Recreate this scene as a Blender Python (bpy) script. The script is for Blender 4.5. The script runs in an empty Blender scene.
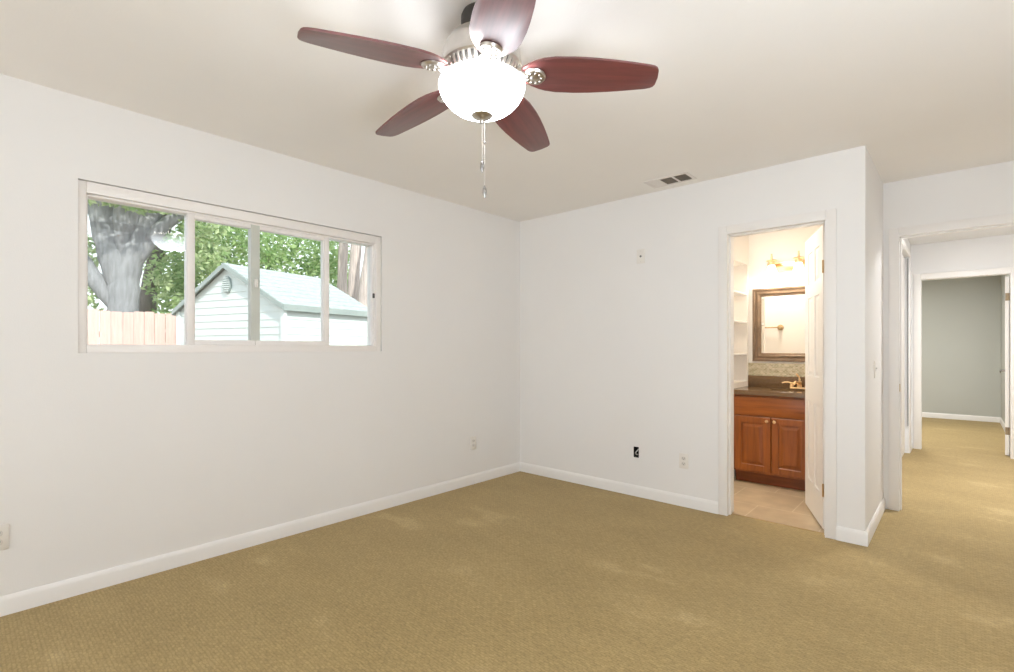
import bpy, bmesh, math, random
from mathutils import Vector, Matrix, Euler
random.seed(7)
PI = math.pi
R = math.radians
scene = bpy.context.scene
col = scene.collection

# ------------------------------------------------------------------ camera
YAW = 42.15
cam_d = bpy.data.cameras.new('camera')
cam = bpy.data.objects.new('camera', cam_d)
col.objects.link(cam)
cam.location = (0, 0, 1.206)
cam.rotation_euler = (R(90), 0, R(YAW))
cam_d.sensor_fit = 'HORIZONTAL'
cam_d.sensor_width = 36.0
cam_d.lens = 36.0 * 501.0 / 1014.0
cam_d.shift_y = 11.8 / 1014.0
cam_d.clip_start = 0.02
scene.camera = cam

# ------------------------------------------------------------------ exposure
vs = scene.view_settings
vs.view_transform = 'Standard'
vs.look = 'None'
vs.exposure = 0.05
vs.gamma = 1.0
vs.use_curve_mapping = False
scene.cycles.max_bounces = 20
scene.cycles.diffuse_bounces = 14
scene.cycles.glossy_bounces = 6
scene.cycles.transparent_max_bounces = 16

# ------------------------------------------------------------------ world
SKY = 2.0
SUN = 4.6
world = bpy.data.worlds.new('sky')
scene.world = world
world.use_nodes = True
wn = world.node_tree.nodes
wl = world.node_tree.links
bg = wn['Background']
tc = wn.new('ShaderNodeTexCoord')
sep = wn.new('ShaderNodeSeparateXYZ')
wl.new(tc.outputs['Generated'], sep.inputs[0])
rmp = wn.new('ShaderNodeValToRGB')
rmp.color_ramp.elements[0].position = 0.0
rmp.color_ramp.elements[0].color = (0.95, 0.97, 1.0, 1)
rmp.color_ramp.elements[1].position = 0.8
rmp.color_ramp.elements[1].color = (0.72, 0.85, 1.0, 1)
wl.new(sep.outputs['Z'], rmp.inputs[0])
wl.new(rmp.outputs[0], bg.inputs['Color'])
bg.inputs['Strength'].default_value = SKY


def sun(direction, strength, angle=2.0):
    d = bpy.data.lights.new('sun', 'SUN')
    d.energy = strength
    d.angle = R(angle)
    d.color = (1.0, 0.96, 0.9)
    o = bpy.data.objects.new('sun', d)
    o.rotation_euler = Vector(direction).to_track_quat('-Z', 'Y').to_euler()
    o.location = (0, 0, 8)
    col.objects.link(o)


def area(name, loc, direction, sx, sy, power, color):
    d = bpy.data.lights.new(name, 'AREA')
    d.shape = 'RECTANGLE'
    d.size = sx
    d.size_y = sy
    d.energy = power
    d.color = color
    o = bpy.data.objects.new(name, d)
    o.location = loc
    o.rotation_euler = Vector(direction).to_track_quat('-Z', 'Y').to_euler()
    col.objects.link(o)
    return o


def point(name, loc, power, color, r=0.05):
    d = bpy.data.lights.new(name, 'POINT')
    d.energy = power
    d.color = color
    d.shadow_soft_size = r
    o = bpy.data.objects.new(name, d)
    o.location = loc
    col.objects.link(o)
    return o


sun((-0.74, 0.12, -0.66), SUN)
# added fill light, set in a made-up door opening behind the camera
area('rear_fill', (-1.1, -2.66, 1.05), (0, 1, 0.06), 3.2, 2.0, 24, (0.86, 0.93, 1.0))
# added unseen fill facing up behind the camera, bounced off the ceiling
area('fill_uplight', (0.55, 0.25, 0.9), (-0.15, 0.42, 0.9), 0.8, 0.8, 58, (0.82, 0.905, 1.0))
# ceiling lamps of the hall and the bathroom
area('hall_lamp', (0.35, 5.7, 2.40), (0, 0, -1), 0.5, 0.5, 42, (0.97, 0.98, 1.0))
area('far_room_fill', (-0.7, 9.3, 2.41), (0, 0, -1), 0.6, 0.6, 62, (1.0, 0.99, 0.97))  # added unseen light that brightens the far room's floor and walls

# ------------------------------------------------------------------ materials
def mat(name, color, rough=0.6, metal=0.0, var=0.0, scale=8.0, bump=0.0, bscale=60.0, emit=None, estr=0.0,
        spec=0.4, stretch=None):
    m = bpy.data.materials.new(name)
    m.use_nodes = True
    n = m.node_tree.nodes
    l = m.node_tree.links
    b = n['Principled BSDF']
    b.inputs['Roughness'].default_value = rough
    b.inputs['Metallic'].default_value = metal
    b.inputs['Specular IOR Level'].default_value = spec
    c = (*color, 1)
    b.inputs['Base Color'].default_value = c
    co = n.new('ShaderNodeTexCoord')
    mp = n.new('ShaderNodeMapping')
    l.new(co.outputs['Object'], mp.inputs[0])
    if stretch:
        mp.inputs['Scale'].default_value = stretch
    if var > 0:
        nz = n.new('ShaderNodeTexNoise')
        nz.inputs['Scale'].default_value = scale
        nz.inputs['Detail'].default_value = 5
        l.new(mp.outputs[0], nz.inputs['Vector'])
        r = n.new('ShaderNodeValToRGB')
        r.color_ramp.elements[0].position = 0.3
        r.color_ramp.elements[1].position = 0.7
        r.color_ramp.elements[0].color = tuple(max(0, x * (1 - var)) for x in color) + (1,)
        r.color_ramp.elements[1].color = tuple(min(1, x * (1 + var)) for x in color) + (1,)
        l.new(nz.outputs['Fac'], r.inputs[0])
        l.new(r.outputs[0], b.inputs['Base Color'])
    if bump > 0:
        nb = n.new('ShaderNodeTexNoise')
        nb.inputs['Scale'].default_value = bscale
        nb.inputs['Detail'].default_value = 3
        l.new(mp.outputs[0], nb.inputs['Vector'])
        bp = n.new('ShaderNodeBump')
        bp.inputs['Strength'].default_value = bump
        bp.inputs['Distance'].default_value = 0.01
        l.new(nb.outputs['Fac'], bp.inputs['Height'])
        l.new(bp.outputs[0], b.inputs['Normal'])
    if emit:
        b.inputs['Emission Color'].default_value = (*emit, 1)
        b.inputs['Emission Strength'].default_value = estr
    return m


WALL = (0.80, 0.788, 0.772)
M = {}
M['wall'] = mat('wall_paint', WALL, 0.55, var=0.012, scale=1.2, bump=0.05, bscale=180)
M['ceil'] = mat('ceiling_paint', (0.86, 0.835, 0.80), 0.85, var=0.015, scale=1.5, bump=0.08, bscale=120)
M['casing'] = mat('casing_paint', (0.815, 0.79, 0.765), 0.42, var=0.01, scale=3)
M['trim'] = mat('trim_paint', (0.83, 0.815, 0.795), 0.35, var=0.01, scale=3)
M['door'] = mat('door_paint', (0.86, 0.84, 0.81), 0.38, var=0.01, scale=3)
M['bathwall'] = mat('bathroom_paint', (0.82, 0.785, 0.735), 0.6, var=0.01, scale=2)
M['greywall'] = mat('grey_green_paint', (0.50, 0.51, 0.475), 0.7, var=0.015, scale=1.5)
M['hallwall'] = mat('hall_paint', (0.75, 0.75, 0.75), 0.6, var=0.01, scale=1.5)
M['vinyl'] = mat('white_vinyl', (0.83, 0.80, 0.775), 0.35, var=0.01, scale=3)
M['stile'] = mat('grey_stile', (0.55, 0.57, 0.52), 0.4, var=0.03, scale=6)
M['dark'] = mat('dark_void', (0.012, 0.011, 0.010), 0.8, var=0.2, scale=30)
M['shadow_tab'] = mat('jamb_shadow_and_tab', (0.10, 0.095, 0.09), 0.7, var=0.1, scale=20)  # dark tone for the painted jamb shadow and the window lock tab
M['brass'] = mat('brass', (0.60, 0.42, 0.22), 0.3, 1.0, var=0.06, scale=25)
M['hinge'] = mat('worn_brass', (0.30, 0.225, 0.14), 0.55, 0.2, var=0.08, scale=30)
M['gold'] = mat('brushed_gold', (0.85, 0.62, 0.36), 0.28, 1.0, var=0.05, scale=25)
M['antique'] = mat('antique_brass', (0.52, 0.38, 0.20), 0.4, 0.9, var=0.08, scale=30)
M['nickel'] = mat('brushed_nickel', (0.60, 0.57, 0.53), 0.3, 1.0, var=0.06, scale=30)
M['nickel_dk'] = mat('nickel_slot', (0.16, 0.15, 0.14), 0.5, 0.8, var=0.1, scale=30)
M['canopy'] = mat('dark_bronze', (0.07, 0.065, 0.06), 0.45, 0.6, var=0.1, scale=30)
M['chrome'] = mat('dark_chrome', (0.35, 0.34, 0.33), 0.25, 1.0, var=0.05, scale=30)
M['plate'] = mat('plate_plastic', (0.78, 0.75, 0.70), 0.35, var=0.01, scale=9)
M['plate_in'] = mat('receptacle_plastic', (0.66, 0.63, 0.585), 0.4, var=0.02, scale=9)
M['slot'] = mat('slot_dark', (0.10, 0.09, 0.085), 0.6, var=0.1, scale=50)
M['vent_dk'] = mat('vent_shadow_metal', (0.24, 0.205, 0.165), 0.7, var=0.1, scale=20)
M['vent'] = mat('vent_enamel', (0.74, 0.70, 0.66), 0.5, var=0.02, scale=10)
M['frame'] = mat('mirror_frame_bronze', (0.22, 0.15, 0.095), 0.4, 0.35, var=0.15, scale=14, bump=0.1, bscale=40)
M['mirror'] = mat('mirror_silver', (0.93, 0.92, 0.90), 0.015, 1.0, var=0.002, scale=3)
M['kick'] = mat('cherry_dark', (0.17, 0.042, 0.007), 0.4, var=0.2, scale=5, stretch=(1, 1, 8))
M['porcelain'] = mat('porcelain', (0.85, 0.82, 0.76), 0.12, var=0.01, scale=4)
M['wire'] = mat('white_wire', (0.75, 0.72, 0.68), 0.4, var=0.02, scale=20)


def wood(name, c0, c1, scale, rough=0.35, axis='Z', coat=0.06, coat_rough=0.25):
    m = bpy.data.materials.new(name)
    m.use_nodes = True
    n = m.node_tree.nodes
    l = m.node_tree.links
    b = n['Principled BSDF']
    b.inputs['Roughness'].default_value = rough
    b.inputs['Coat Weight'].default_value = coat
    b.inputs['Coat Roughness'].default_value = coat_rough
    co = n.new('ShaderNodeTexCoord')
    mp = n.new('ShaderNodeMapping')
    s = {'Z': (14, 14, 1.3), 'X': (1.3, 18, 18), 'Y': (14, 1.3, 14)}[axis]
    mp.inputs['Scale'].default_value = s
    l.new(co.outputs['Object'], mp.inputs[0])
    nz = n.new('ShaderNodeTexNoise')
    nz.inputs['Scale'].default_value = scale
    nz.inputs['Detail'].default_value = 7
    nz.inputs['Roughness'].default_value = 0.6
    nz.inputs['Distortion'].default_value = 0.4
    l.new(mp.outputs[0], nz.inputs['Vector'])
    r = n.new('ShaderNodeValToRGB')
    r.color_ramp.elements[0].position = 0.32
    r.color_ramp.elements[1].position = 0.68
    r.color_ramp.elements[0].color = (*c0, 1)
    r.color_ramp.elements[1].color = (*c1, 1)
    l.new(nz.outputs['Fac'], r.inputs[0])
    l.new(r.outputs[0], b.inputs['Base Color'])
    return m


M['cherry'] = wood('cherry_wood', (0.20, 0.050, 0.006), (0.33, 0.094, 0.012), 2.2)
M['cherry_h'] = wood('cherry_wood_across', (0.21, 0.053, 0.006), (0.34, 0.098, 0.012), 2.2, axis='X')
M['blade'] = wood('mahogany_blade', (0.085, 0.018, 0.017), (0.165, 0.036, 0.034), 2.4, rough=0.45, axis='X', coat=1.0, coat_rough=0.42)


def carpet_mat():
    m = bpy.data.materials.new('woven_carpet')
    m.use_nodes = True
    n = m.node_tree.nodes
    l = m.node_tree.links
    b = n['Principled BSDF']
    b.inputs['Roughness'].default_value = 0.95
    b.inputs['Specular IOR Level'].default_value = 0.1
    b.inputs['Sheen Weight'].default_value = 0.25
    b.inputs['Sheen Roughness'].default_value = 0.5
    b.inputs['Sheen Tint'].default_value = (0.9, 0.8, 0.6, 1)
    co = n.new('ShaderNodeTexCoord')
    # wobble the weave a little
    nz = n.new('ShaderNodeTexNoise')
    nz.inputs['Scale'].default_value = 55
    nz.inputs['Detail'].default_value = 2
    l.new(co.outputs['Object'], nz.inputs['Vector'])
    sc = n.new('ShaderNodeVectorMath')
    sc.operation = 'SCALE'
    sc.inputs['Scale'].default_value = 0.016
    l.new(nz.outputs['Color'], sc.inputs[0])
    ad = n.new('ShaderNodeVectorMath')
    ad.operation = 'ADD'
    l.new(co.outputs['Object'], ad.inputs[0])
    l.new(sc.outputs[0], ad.inputs[1])
    br = n.new('ShaderNodeTexBrick')
    br.inputs['Scale'].default_value = 1.0
    br.inputs['Brick Width'].default_value = 0.024
    br.inputs['Row Height'].default_value = 0.013
    br.inputs['Mortar Size'].default_value = 0.0035
    br.inputs['Mortar Smooth'].default_value = 1.0
    br.offset = 0.5
    br.inputs['Color1'].default_value = (1, 1, 1, 1)
    br.inputs['Color2'].default_value = (0.84, 0.84, 0.84, 1)
    br.inputs['Mortar'].default_value = (0.70, 0.70, 0.70, 1)
    l.new(ad.outputs[0], br.inputs['Vector'])
    # pile marks: long soft strokes and small worn patches
    mp = n.new('ShaderNodeMapping')
    mp.inputs['Rotation'].default_value = (0, 0, R(28))
    mp.inputs['Scale'].default_value = (1.1, 2.2, 1)
    l.new(co.outputs['Object'], mp.inputs[0])
    n2 = n.new('ShaderNodeTexNoise')
    n2.inputs['Scale'].default_value = 1.7
    n2.inputs['Detail'].default_value = 2.2
    n2.inputs['Roughness'].default_value = 0.55
    l.new(mp.outputs[0], n2.inputs['Vector'])
    r2 = n.new('ShaderNodeValToRGB')
    r2.color_ramp.elements[0].position = 0.33
    r2.color_ramp.elements[1].position = 0.70
    r2.color_ramp.elements[0].color = (0.395, 0.286, 0.127, 1)
    r2.color_ramp.elements[1].color = (0.50, 0.372, 0.18, 1)
    e = r2.color_ramp.elements.new(0.62)
    e.color = (0.437, 0.319, 0.144, 1)
    l.new(n2.outputs['Fac'], r2.inputs[0])
    mx = n.new('ShaderNodeMix')
    mx.data_type = 'RGBA'
    mx.blend_type = 'MULTIPLY'
    mx.inputs['Factor'].default_value = 0.9
    l.new(r2.outputs[0], mx.inputs['A'])
    l.new(br.outputs['Color'], mx.inputs['B'])
    n3 = n.new('ShaderNodeTexNoise')
    n3.inputs['Scale'].default_value = 85
    n3.inputs['Detail'].default_value = 3
    mp3 = n.new('ShaderNodeMapping')
    mp3.inputs['Rotation'].default_value = (0, 0, R(42))
    mp3.inputs['Scale'].default_value = (0.45, 1, 1)
    l.new(co.outputs['Object'], mp3.inputs[0])
    l.new(mp3.outputs[0], n3.inputs['Vector'])
    r3 = n.new('ShaderNodeValToRGB')
    r3.color_ramp.elements[0].position = 0.36
    r3.color_ramp.elements[0].color = (0.87, 0.87, 0.86, 1)
    r3.color_ramp.elements[1].position = 0.60
    r3.color_ramp.elements[1].color = (1.07, 1.07, 1.07, 1)
    l.new(n3.outputs['Fac'], r3.inputs[0])
    m3 = n.new('ShaderNodeMix')
    m3.data_type = 'RGBA'
    m3.blend_type = 'MULTIPLY'
    m3.inputs['Factor'].default_value = 1.0
    l.new(mx.outputs['Result'], m3.inputs['A'])
    l.new(r3.outputs[0], m3.inputs['B'])
    l.new(m3.outputs['Result'], b.inputs['Base Color'])
    bp = n.new('ShaderNodeBump')
    bp.inputs['Strength'].default_value = 0.4
    bp.inputs['Distance'].default_value = 0.004
    l.new(br.outputs['Color'], bp.inputs['Height'])
    l.new(bp.outputs[0], b.inputs['Normal'])
    return m


M['carpet'] = carpet_mat()


def tile_mat(name, c1, c2, mortar, w, h, ms, rough, offset=0.5, plane='XY', noise=0.12, nscale=6):
    m = bpy.data.materials.new(name)
    m.use_nodes = True
    n = m.node_tree.nodes
    l = m.node_tree.links
    b = n['Principled BSDF']
    b.inputs['Roughness'].default_value = rough
    co = n.new('ShaderNodeTexCoord')
    mp = n.new('ShaderNodeMapping')
    if plane == 'XZ':
        mp.inputs['Rotation'].default_value = (R(-90), 0, 0)
    l.new(co.outputs['Object'], mp.inputs[0])
    br = n.new('ShaderNodeTexBrick')
    br.offset = offset
    br.inputs['Scale'].default_value = 1.0
    br.inputs['Brick Width'].default_value = w
    br.inputs['Row Height'].default_value = h
    br.inputs['Mortar Size'].default_value = ms
    br.inputs['Color1'].default_value = (*c1, 1)
    br.inputs['Color2'].default_value = (*c2, 1)
    br.inputs['Mortar'].default_value = (*mortar, 1)
    l.new(mp.outputs[0], br.inputs['Vector'])
    nz = n.new('ShaderNodeTexNoise')
    nz.inputs['Scale'].default_value = nscale
    nz.inputs['Detail'].default_value = 6
    l.new(co.outputs['Object'], nz.inputs['Vector'])
    r = n.new('ShaderNodeValToRGB')
    r.color_ramp.elements[0].position = 0.3
    r.color_ramp.elements[1].position = 0.7
    r.color_ramp.elements[0].color = (1 - noise * 2, 1 - noise * 2.2, 1 - noise * 2.5, 1)
    r.color_ramp.elements[1].color = (1, 1, 1, 1)
    l.new(nz.outputs['Fac'], r.inputs[0])
    mx = n.new('ShaderNodeMix')
    mx.data_type = 'RGBA'
    mx.blend_type = 'MULTIPLY'
    mx.inputs['Factor'].default_value = 1.0
    l.new(br.outputs['Color'], mx.inputs['A'])
    l.new(r.outputs[0], mx.inputs['B'])
    l.new(mx.outputs['Result'], b.inputs['Base Color'])
    return m


M['tile'] = tile_mat('travertine_tile', (0.66, 0.53, 0.36), (0.60, 0.475, 0.315), (0.76, 0.66, 0.50), 0.46, 0.46, 0.004, 0.3, 0.5)
M['mosaic'] = tile_mat('mosaic_tile', (0.62, 0.55, 0.40), (0.36, 0.33, 0.20), (0.70, 0.63, 0.48), 0.026, 0.013, 0.002, 0.25, 0.5, 'XZ', 0.15, 40)


def granite():
    m = bpy.data.materials.new('brown_granite')
    m.use_nodes = True
    n = m.node_tree.nodes
    l = m.node_tree.links
    b = n['Principled BSDF']
    b.inputs['Roughness'].default_value = 0.14
    co = n.new('ShaderNodeTexCoord')
    v = n.new('ShaderNodeTexNoise')
    v.inputs['Scale'].default_value = 260
    v.inputs['Detail'].default_value = 6
    l.new(co.outputs['Object'], v.inputs['Vector'])
    r = n.new('ShaderNodeValToRGB')
    r.color_ramp.elements[0].position = 0.36
    r.color_ramp.elements[0].color = (0.105, 0.062, 0.03, 1)
    r.color_ramp.elements[1].position = 0.64
    r.color_ramp.elements[1].color = (0.22, 0.145, 0.078, 1)
    e = r.color_ramp.elements.new(0.5)
    e.color = (0.145, 0.083, 0.04, 1)
    l.new(v.outputs['Fac'], r.inputs[0])
    l.new(r.outputs[0], b.inputs['Base Color'])
    return m


M['granite'] = granite()


def glass_mat():
    m = bpy.data.materials.new('window_glass')
    m.use_nodes = True
    n = m.node_tree.nodes
    l = m.node_tree.links
    n.clear()
    out = n.new('ShaderNodeOutputMaterial')
    tr = n.new('ShaderNodeBsdfTransparent')
    tr.inputs['Color'].default_value = (0.95, 0.97, 0.96, 1)
    gl = n.new('ShaderNodeBsdfGlossy')
    gl.inputs['Roughness'].default_value = 0.0
    fr = n.new('ShaderNodeFresnel')
    fr.inputs['IOR'].default_value = 1.55
    nz = n.new('ShaderNodeTexNoise')
    nz.inputs['Scale'].default_value = 0.6
    bp = n.new('ShaderNodeBump')
    bp.inputs['Strength'].default_value = 0.01
    l.new(nz.outputs['Fac'], bp.inputs['Height'])
    l.new(bp.outputs[0], gl.inputs['Normal'])
    mx = n.new('ShaderNodeMixShader')
    l.new(fr.outputs[0], mx.inputs[0])
    l.new(tr.outputs[0], mx.inputs[1])
    l.new(gl.outputs[0], mx.inputs[2])
    l.new(mx.outputs[0], out.inputs['Surface'])
    return m


M['glass'] = glass_mat()


def glow_mat(name, color, strength, base=(0.9, 0.88, 0.85), marble=0.10):
    m = bpy.data.materials.new(name)
    m.use_nodes = True
    n = m.node_tree.nodes
    l = m.node_tree.links
    b = n['Principled BSDF']
    b.inputs['Base Color'].default_value = (*base, 1)
    b.inputs['Roughness'].default_value = 0.25
    nz = n.new('ShaderNodeTexNoise')
    nz.inputs['Scale'].default_value = 9
    nz.inputs['Detail'].default_value = 4
    nz.inputs['Distortion'].default_value = 1.5
    co = n.new('ShaderNodeTexCoord')
    l.new(co.outputs['Object'], nz.inputs['Vector'])
    r = n.new('ShaderNodeValToRGB')
    r.color_ramp.elements[0].color = tuple(c * (1 - marble) for c in color) + (1,)
    r.color_ramp.elements[1].color = (*color, 1)
    l.new(nz.outputs['Fac'], r.inputs[0])
    l.new(r.outputs[0], b.inputs['Emission Color'])
    b.inputs['Emission Strength'].default_value = strength
    return m


M['bowl'] = glow_mat('alabaster_glass_lit', (0.88, 0.93, 1.0), 5.0, marble=0.04)
_n = M['bowl'].node_tree.nodes
_l = M['bowl'].node_tree.links
_c = _n.new('ShaderNodeTexCoord')
_s = _n.new('ShaderNodeSeparateXYZ')
_l.new(_c.outputs['Object'], _s.inputs[0])
_r = _n.new('ShaderNodeMapRange')        # glass close to the bulbs glows brightest, the rim least
_r.inputs['From Min'].default_value = -0.258
_r.inputs['From Max'].default_value = -0.365
_r.inputs['To Min'].default_value = 1.0
_r.inputs['To Max'].default_value = 20.0
_l.new(_s.outputs['Z'], _r.inputs['Value'])
_l.new(_r.outputs[0], _n['Principled BSDF'].inputs['Emission Strength'])
M['shade'] = glow_mat('frosted_glass_lit', (1.0, 0.93, 0.80), 2.6)
# outdoors
M['bark'] = mat('oak_bark', (0.27, 0.275, 0.285), 0.9, var=0.22, scale=5, bump=0.8, bscale=9, stretch=(3, 3, 0.6))
M['bark_dk'] = mat('dark_bark', (0.16, 0.14, 0.125), 0.9, var=0.3, scale=6, bump=0.8, bscale=9, stretch=(3, 3, 0.6))
M['bark_pale'] = mat('pale_bark', (0.50, 0.42, 0.38), 0.9, var=0.3, scale=6, bump=0.8, bscale=12, stretch=(5, 5, 0.4))
M['fence'] = wood('fence_redwood', (0.60, 0.40, 0.345), (0.73, 0.52, 0.46), 2.0, rough=0.85, coat=0)
M['siding'] = mat('shed_siding_paint', (0.66, 0.72, 0.70), 0.6, var=0.02, scale=3)
M['shedtrim'] = mat('shed_trim_paint', (0.72, 0.78, 0.76), 0.5, var=0.02, scale=3)
M['fascia'] = mat('shed_fascia', (0.32, 0.37, 0.35), 0.6, var=0.05, scale=5)
M['shingle'] = mat('shed_shingle', (0.385, 0.425, 0.405), 0.9, var=0.15, scale=14, bump=0.4, bscale=60)
M['ventgrey'] = mat('gable_vent_grey', (0.30, 0.36, 0.345), 0.6, var=0.05, scale=10)
M['soil'] = mat('yard_soil', (0.26, 0.21, 0.14), 0.95, var=0.3, scale=3, bump=0.5, bscale=12)
M['stucco'] = mat('exterior_stucco', (0.6, 0.57, 0.52), 0.9, var=0.05, scale=6, bump=0.3, bscale=60)


def leaf_mat(name, c0, c1):
    m = bpy.data.materials.new(name)
    m.use_nodes = True
    n = m.node_tree.nodes
    l = m.node_tree.links
    n.clear()
    out = n.new('ShaderNodeOutputMaterial')
    d = n.new('ShaderNodeBsdfDiffuse')
    t = n.new('ShaderNodeBsdfTranslucent')
    geo = n.new('ShaderNodeNewGeometry')
    r = n.new('ShaderNodeValToRGB')
    r.color_ramp.elements[0].color = (*c0, 1)
    r.color_ramp.elements[1].color = (*c1, 1)
    l.new(geo.outputs['Random Per Island'], r.inputs[0])
    l.new(r.outputs[0], d.inputs['Color'])
    l.new(r.outputs[0], t.inputs['Color'])
    mx = n.new('ShaderNodeMixShader')
    mx.inputs[0].default_value = 0.4
    l.new(d.outputs[0], mx.inputs[1])
    l.new(t.outputs[0], mx.inputs[2])
    l.new(mx.outputs[0], out.inputs['Surface'])
    return m


M['leaf'] = leaf_mat('oak_leaves', (0.22, 0.35, 0.13), (0.68, 0.78, 0.46))
M['leaf2'] = leaf_mat('hedge_leaves', (0.21, 0.37, 0.125), (0.62, 0.76, 0.40))


# ------------------------------------------------------------------ mesh helpers
class MB:
    def __init__(self):
        self.bm = bmesh.new()

    def _add(self, verts, faces, mtx=None):
        vs_ = [self.bm.verts.new((mtx @ Vector(v)) if mtx else v) for v in verts]
        out = []
        for f in faces:
            try:
                out.append(self.bm.faces.new([vs_[i] for i in f]))
            except ValueError:
                pass
        return vs_, out

    def box(self, x0, x1, y0, y1, z0, z1, bev=0.0, seg=1, mtx=None):
        x0, x1 = min(x0, x1), max(x0, x1)
        y0, y1 = min(y0, y1), max(y0, y1)
        z0, z1 = min(z0, z1), max(z0, z1)
        v = [(x0, y0, z0), (x1, y0, z0), (x1, y1, z0), (x0, y1, z0), (x0, y0, z1), (x1, y0, z1), (x1, y1, z1), (x0, y1, z1)]
        f = [(3, 2, 1, 0), (4, 5, 6, 7), (0, 1, 5, 4), (1, 2, 6, 5), (2, 3, 7, 6), (3, 0, 4, 7)]
        vs_, fs = self._add(v, f, mtx)
        if bev > 0:
            ed = {e for fa in fs for e in fa.edges}
            bmesh.ops.bevel(self.bm, geom=list(ed), offset=bev, segments=seg, profile=0.5, affect='EDGES')
        return self

    def frustum(self, x0, x1, y0, y1, z0, z1, inset, axis, mtx=None):
        """raised field: full rectangle at the low side of the axis, inset rectangle at the high side"""
        i = inset
        if axis == '-y':      # base at y1, top at y0
            v = [(x0, y1, z0), (x1, y1, z0), (x1, y1, z1), (x0, y1, z1), (x0 + i, y0, z0 + i), (x1 - i, y0, z0 + i), (x1 - i, y0, z1 - i), (x0 + i, y0, z1 - i)]
        else:                 # '+y': base at y0, top at y1
            v = [(x1, y0, z0), (x0, y0, z0), (x0, y0, z1), (x1, y0, z1), (x1 - i, y1, z0 + i), (x0 + i, y1, z0 + i), (x0 + i, y1, z1 - i), (x1 - i, y1, z1 - i)]
        f = [(4, 5, 6, 7), (0, 1, 5, 4), (1, 2, 6, 5), (2, 3, 7, 6), (3, 0, 4, 7), (3, 2, 1, 0)]
        self._add(v, f, mtx)
        return self

    def lathe(self, prof, seg=48, c=(0, 0, 0), mtx=None, ang0=0.0):
        rings = []
        vs_ = []
        for r, z in prof:
            if r < 1e-6:
                vs_.append(self.bm.verts.new(self._t((c[0], c[1], c[2] + z), mtx)))
                rings.append([vs_[-1]])
            else:
                ring = [self.bm.verts.new(self._t((c[0] + r * math.cos(ang0 + 2 * PI * k / seg), c[1] + r * math.sin(ang0 + 2 * PI * k / seg), c[2] + z), mtx)) for k in range(seg)]
                rings.append(ring)
        for a, b in zip(rings[:-1], rings[1:]):
            for k in range(seg):
                k2 = (k + 1) % seg
                if len(a) == 1 and len(b) == 1:
                    continue
                if len(a) == 1:
                    self.bm.faces.new((a[0], b[k], b[k2]))
                elif len(b) == 1:
                    self.bm.faces.new((a[k], b[0], a[k2]))
                else:
                    self.bm.faces.new((a[k], b[k], b[k2], a[k2]))
        return self

    @staticmethod
    def _t(v, mtx):
        return (mtx @ Vector(v)) if mtx else Vector(v)

    def tube(self, pts, rad, seg=10, caps=True):
        pts = [Vector(p) for p in pts]
        n = len(pts)
        rads = rad if isinstance(rad, (list, tuple)) else [rad] * n
        rings = []
        up = Vector((0, 0, 1))
        for i, p in enumerate(pts):
            t = (pts[min(i + 1, n - 1)] - pts[max(i - 1, 0)]).normalized()
            a = t.cross(up)
            if a.length < 1e-3:
                a = t.cross(Vector((1, 0, 0)))
            a.normalize()
            b = t.cross(a).normalized()
            rings.append([self.bm.verts.new(p + a * rads[i] * math.cos(2 * PI * k / seg) + b * rads[i] * math.sin(2 * PI * k / seg)) for k in range(seg)])
        for a, b in zip(rings[:-1], rings[1:]):
            for k in range(seg):
                k2 = (k + 1) % seg
                self.bm.faces.new((a[k], a[k2], b[k2], b[k]))
        if caps:
            self.bm.faces.new(rings[0][::-1])
            self.bm.faces.new(rings[-1])
        return self

    def prism(self, poly, h0, h1, plane='XY', mtx=None, bev=0.0):
        def p(u, v, w):
            q = {'XY': (u, v, w), 'XZ': (u, w, v), 'YZ': (w, u, v)}[plane]
            return self._t(q, mtx)
        a = [self.bm.verts.new(p(u, v, h0)) for u, v in poly]
        b = [self.bm.verts.new(p(u, v, h1)) for u, v in poly]
        n = len(poly)
        fs = [self.bm.faces.new(a[::-1]), self.bm.faces.new(b)]
        for k in range(n):
            k2 = (k + 1) % n
            fs.append(self.bm.faces.new((a[k], a[k2], b[k2], b[k])))
        if bev > 0:
            ed = {e for f in fs[:2] for e in f.edges}
            bmesh.ops.bevel(self.bm, geom=list(ed), offset=bev, segments=2, profile=0.5, affect='EDGES')
        return self

    def sphere(self, c, r, sx=1, sy=1, sz=1, u=16, v=10):
        m = Matrix.Translation(c) @ Matrix.Diagonal((r * sx, r * sy, r * sz, 1))
        bmesh.ops.create_uvsphere(self.bm, u_segments=u, v_segments=v, radius=1.0, matrix=m)
        return self

    def build(self, name, material, parent=None, smooth=35, loc=None, rot=None):
        me = bpy.data.meshes.new(name)
        bmesh.ops.recalc_face_normals(self.bm, faces=self.bm.faces)
        self.bm.to_mesh(me)
        self.bm.free()
        me.materials.append(material)
        if smooth:
            me.polygons.foreach_set('use_smooth', [True] * len(me.polygons))
            me.set_sharp_from_angle(angle=R(smooth))
        o = bpy.data.objects.new(name, me)
        col.objects.link(o)
        if parent:
            o.parent = parent
        if loc:
            o.location = loc
        if rot:
            o.rotation_euler = rot
        return o


def tag(o, label=None, cat=None, group=None, kind=None):
    if label:
        o['label'] = label
    if cat:
        o['category'] = cat
    if group:
        o['group'] = group
    if kind:
        o['kind'] = kind
    return o


def thing(name, loc, label=None, cat=None, group=None, rz=0.0, kind=None):
    o = bpy.data.objects.new(name, None)
    o.empty_display_size = 0.1
    o.location = loc
    o.rotation_euler = (0, 0, rz)
    col.objects.link(o)
    return tag(o, label, cat, group, kind)


def struct(name, mb, m, label=None, cat=None, parent=None, smooth=35):
    o = mb.build(name, m, parent, smooth)
    if parent is None:
        tag(o, label, cat, kind='structure')
    return o


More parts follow.
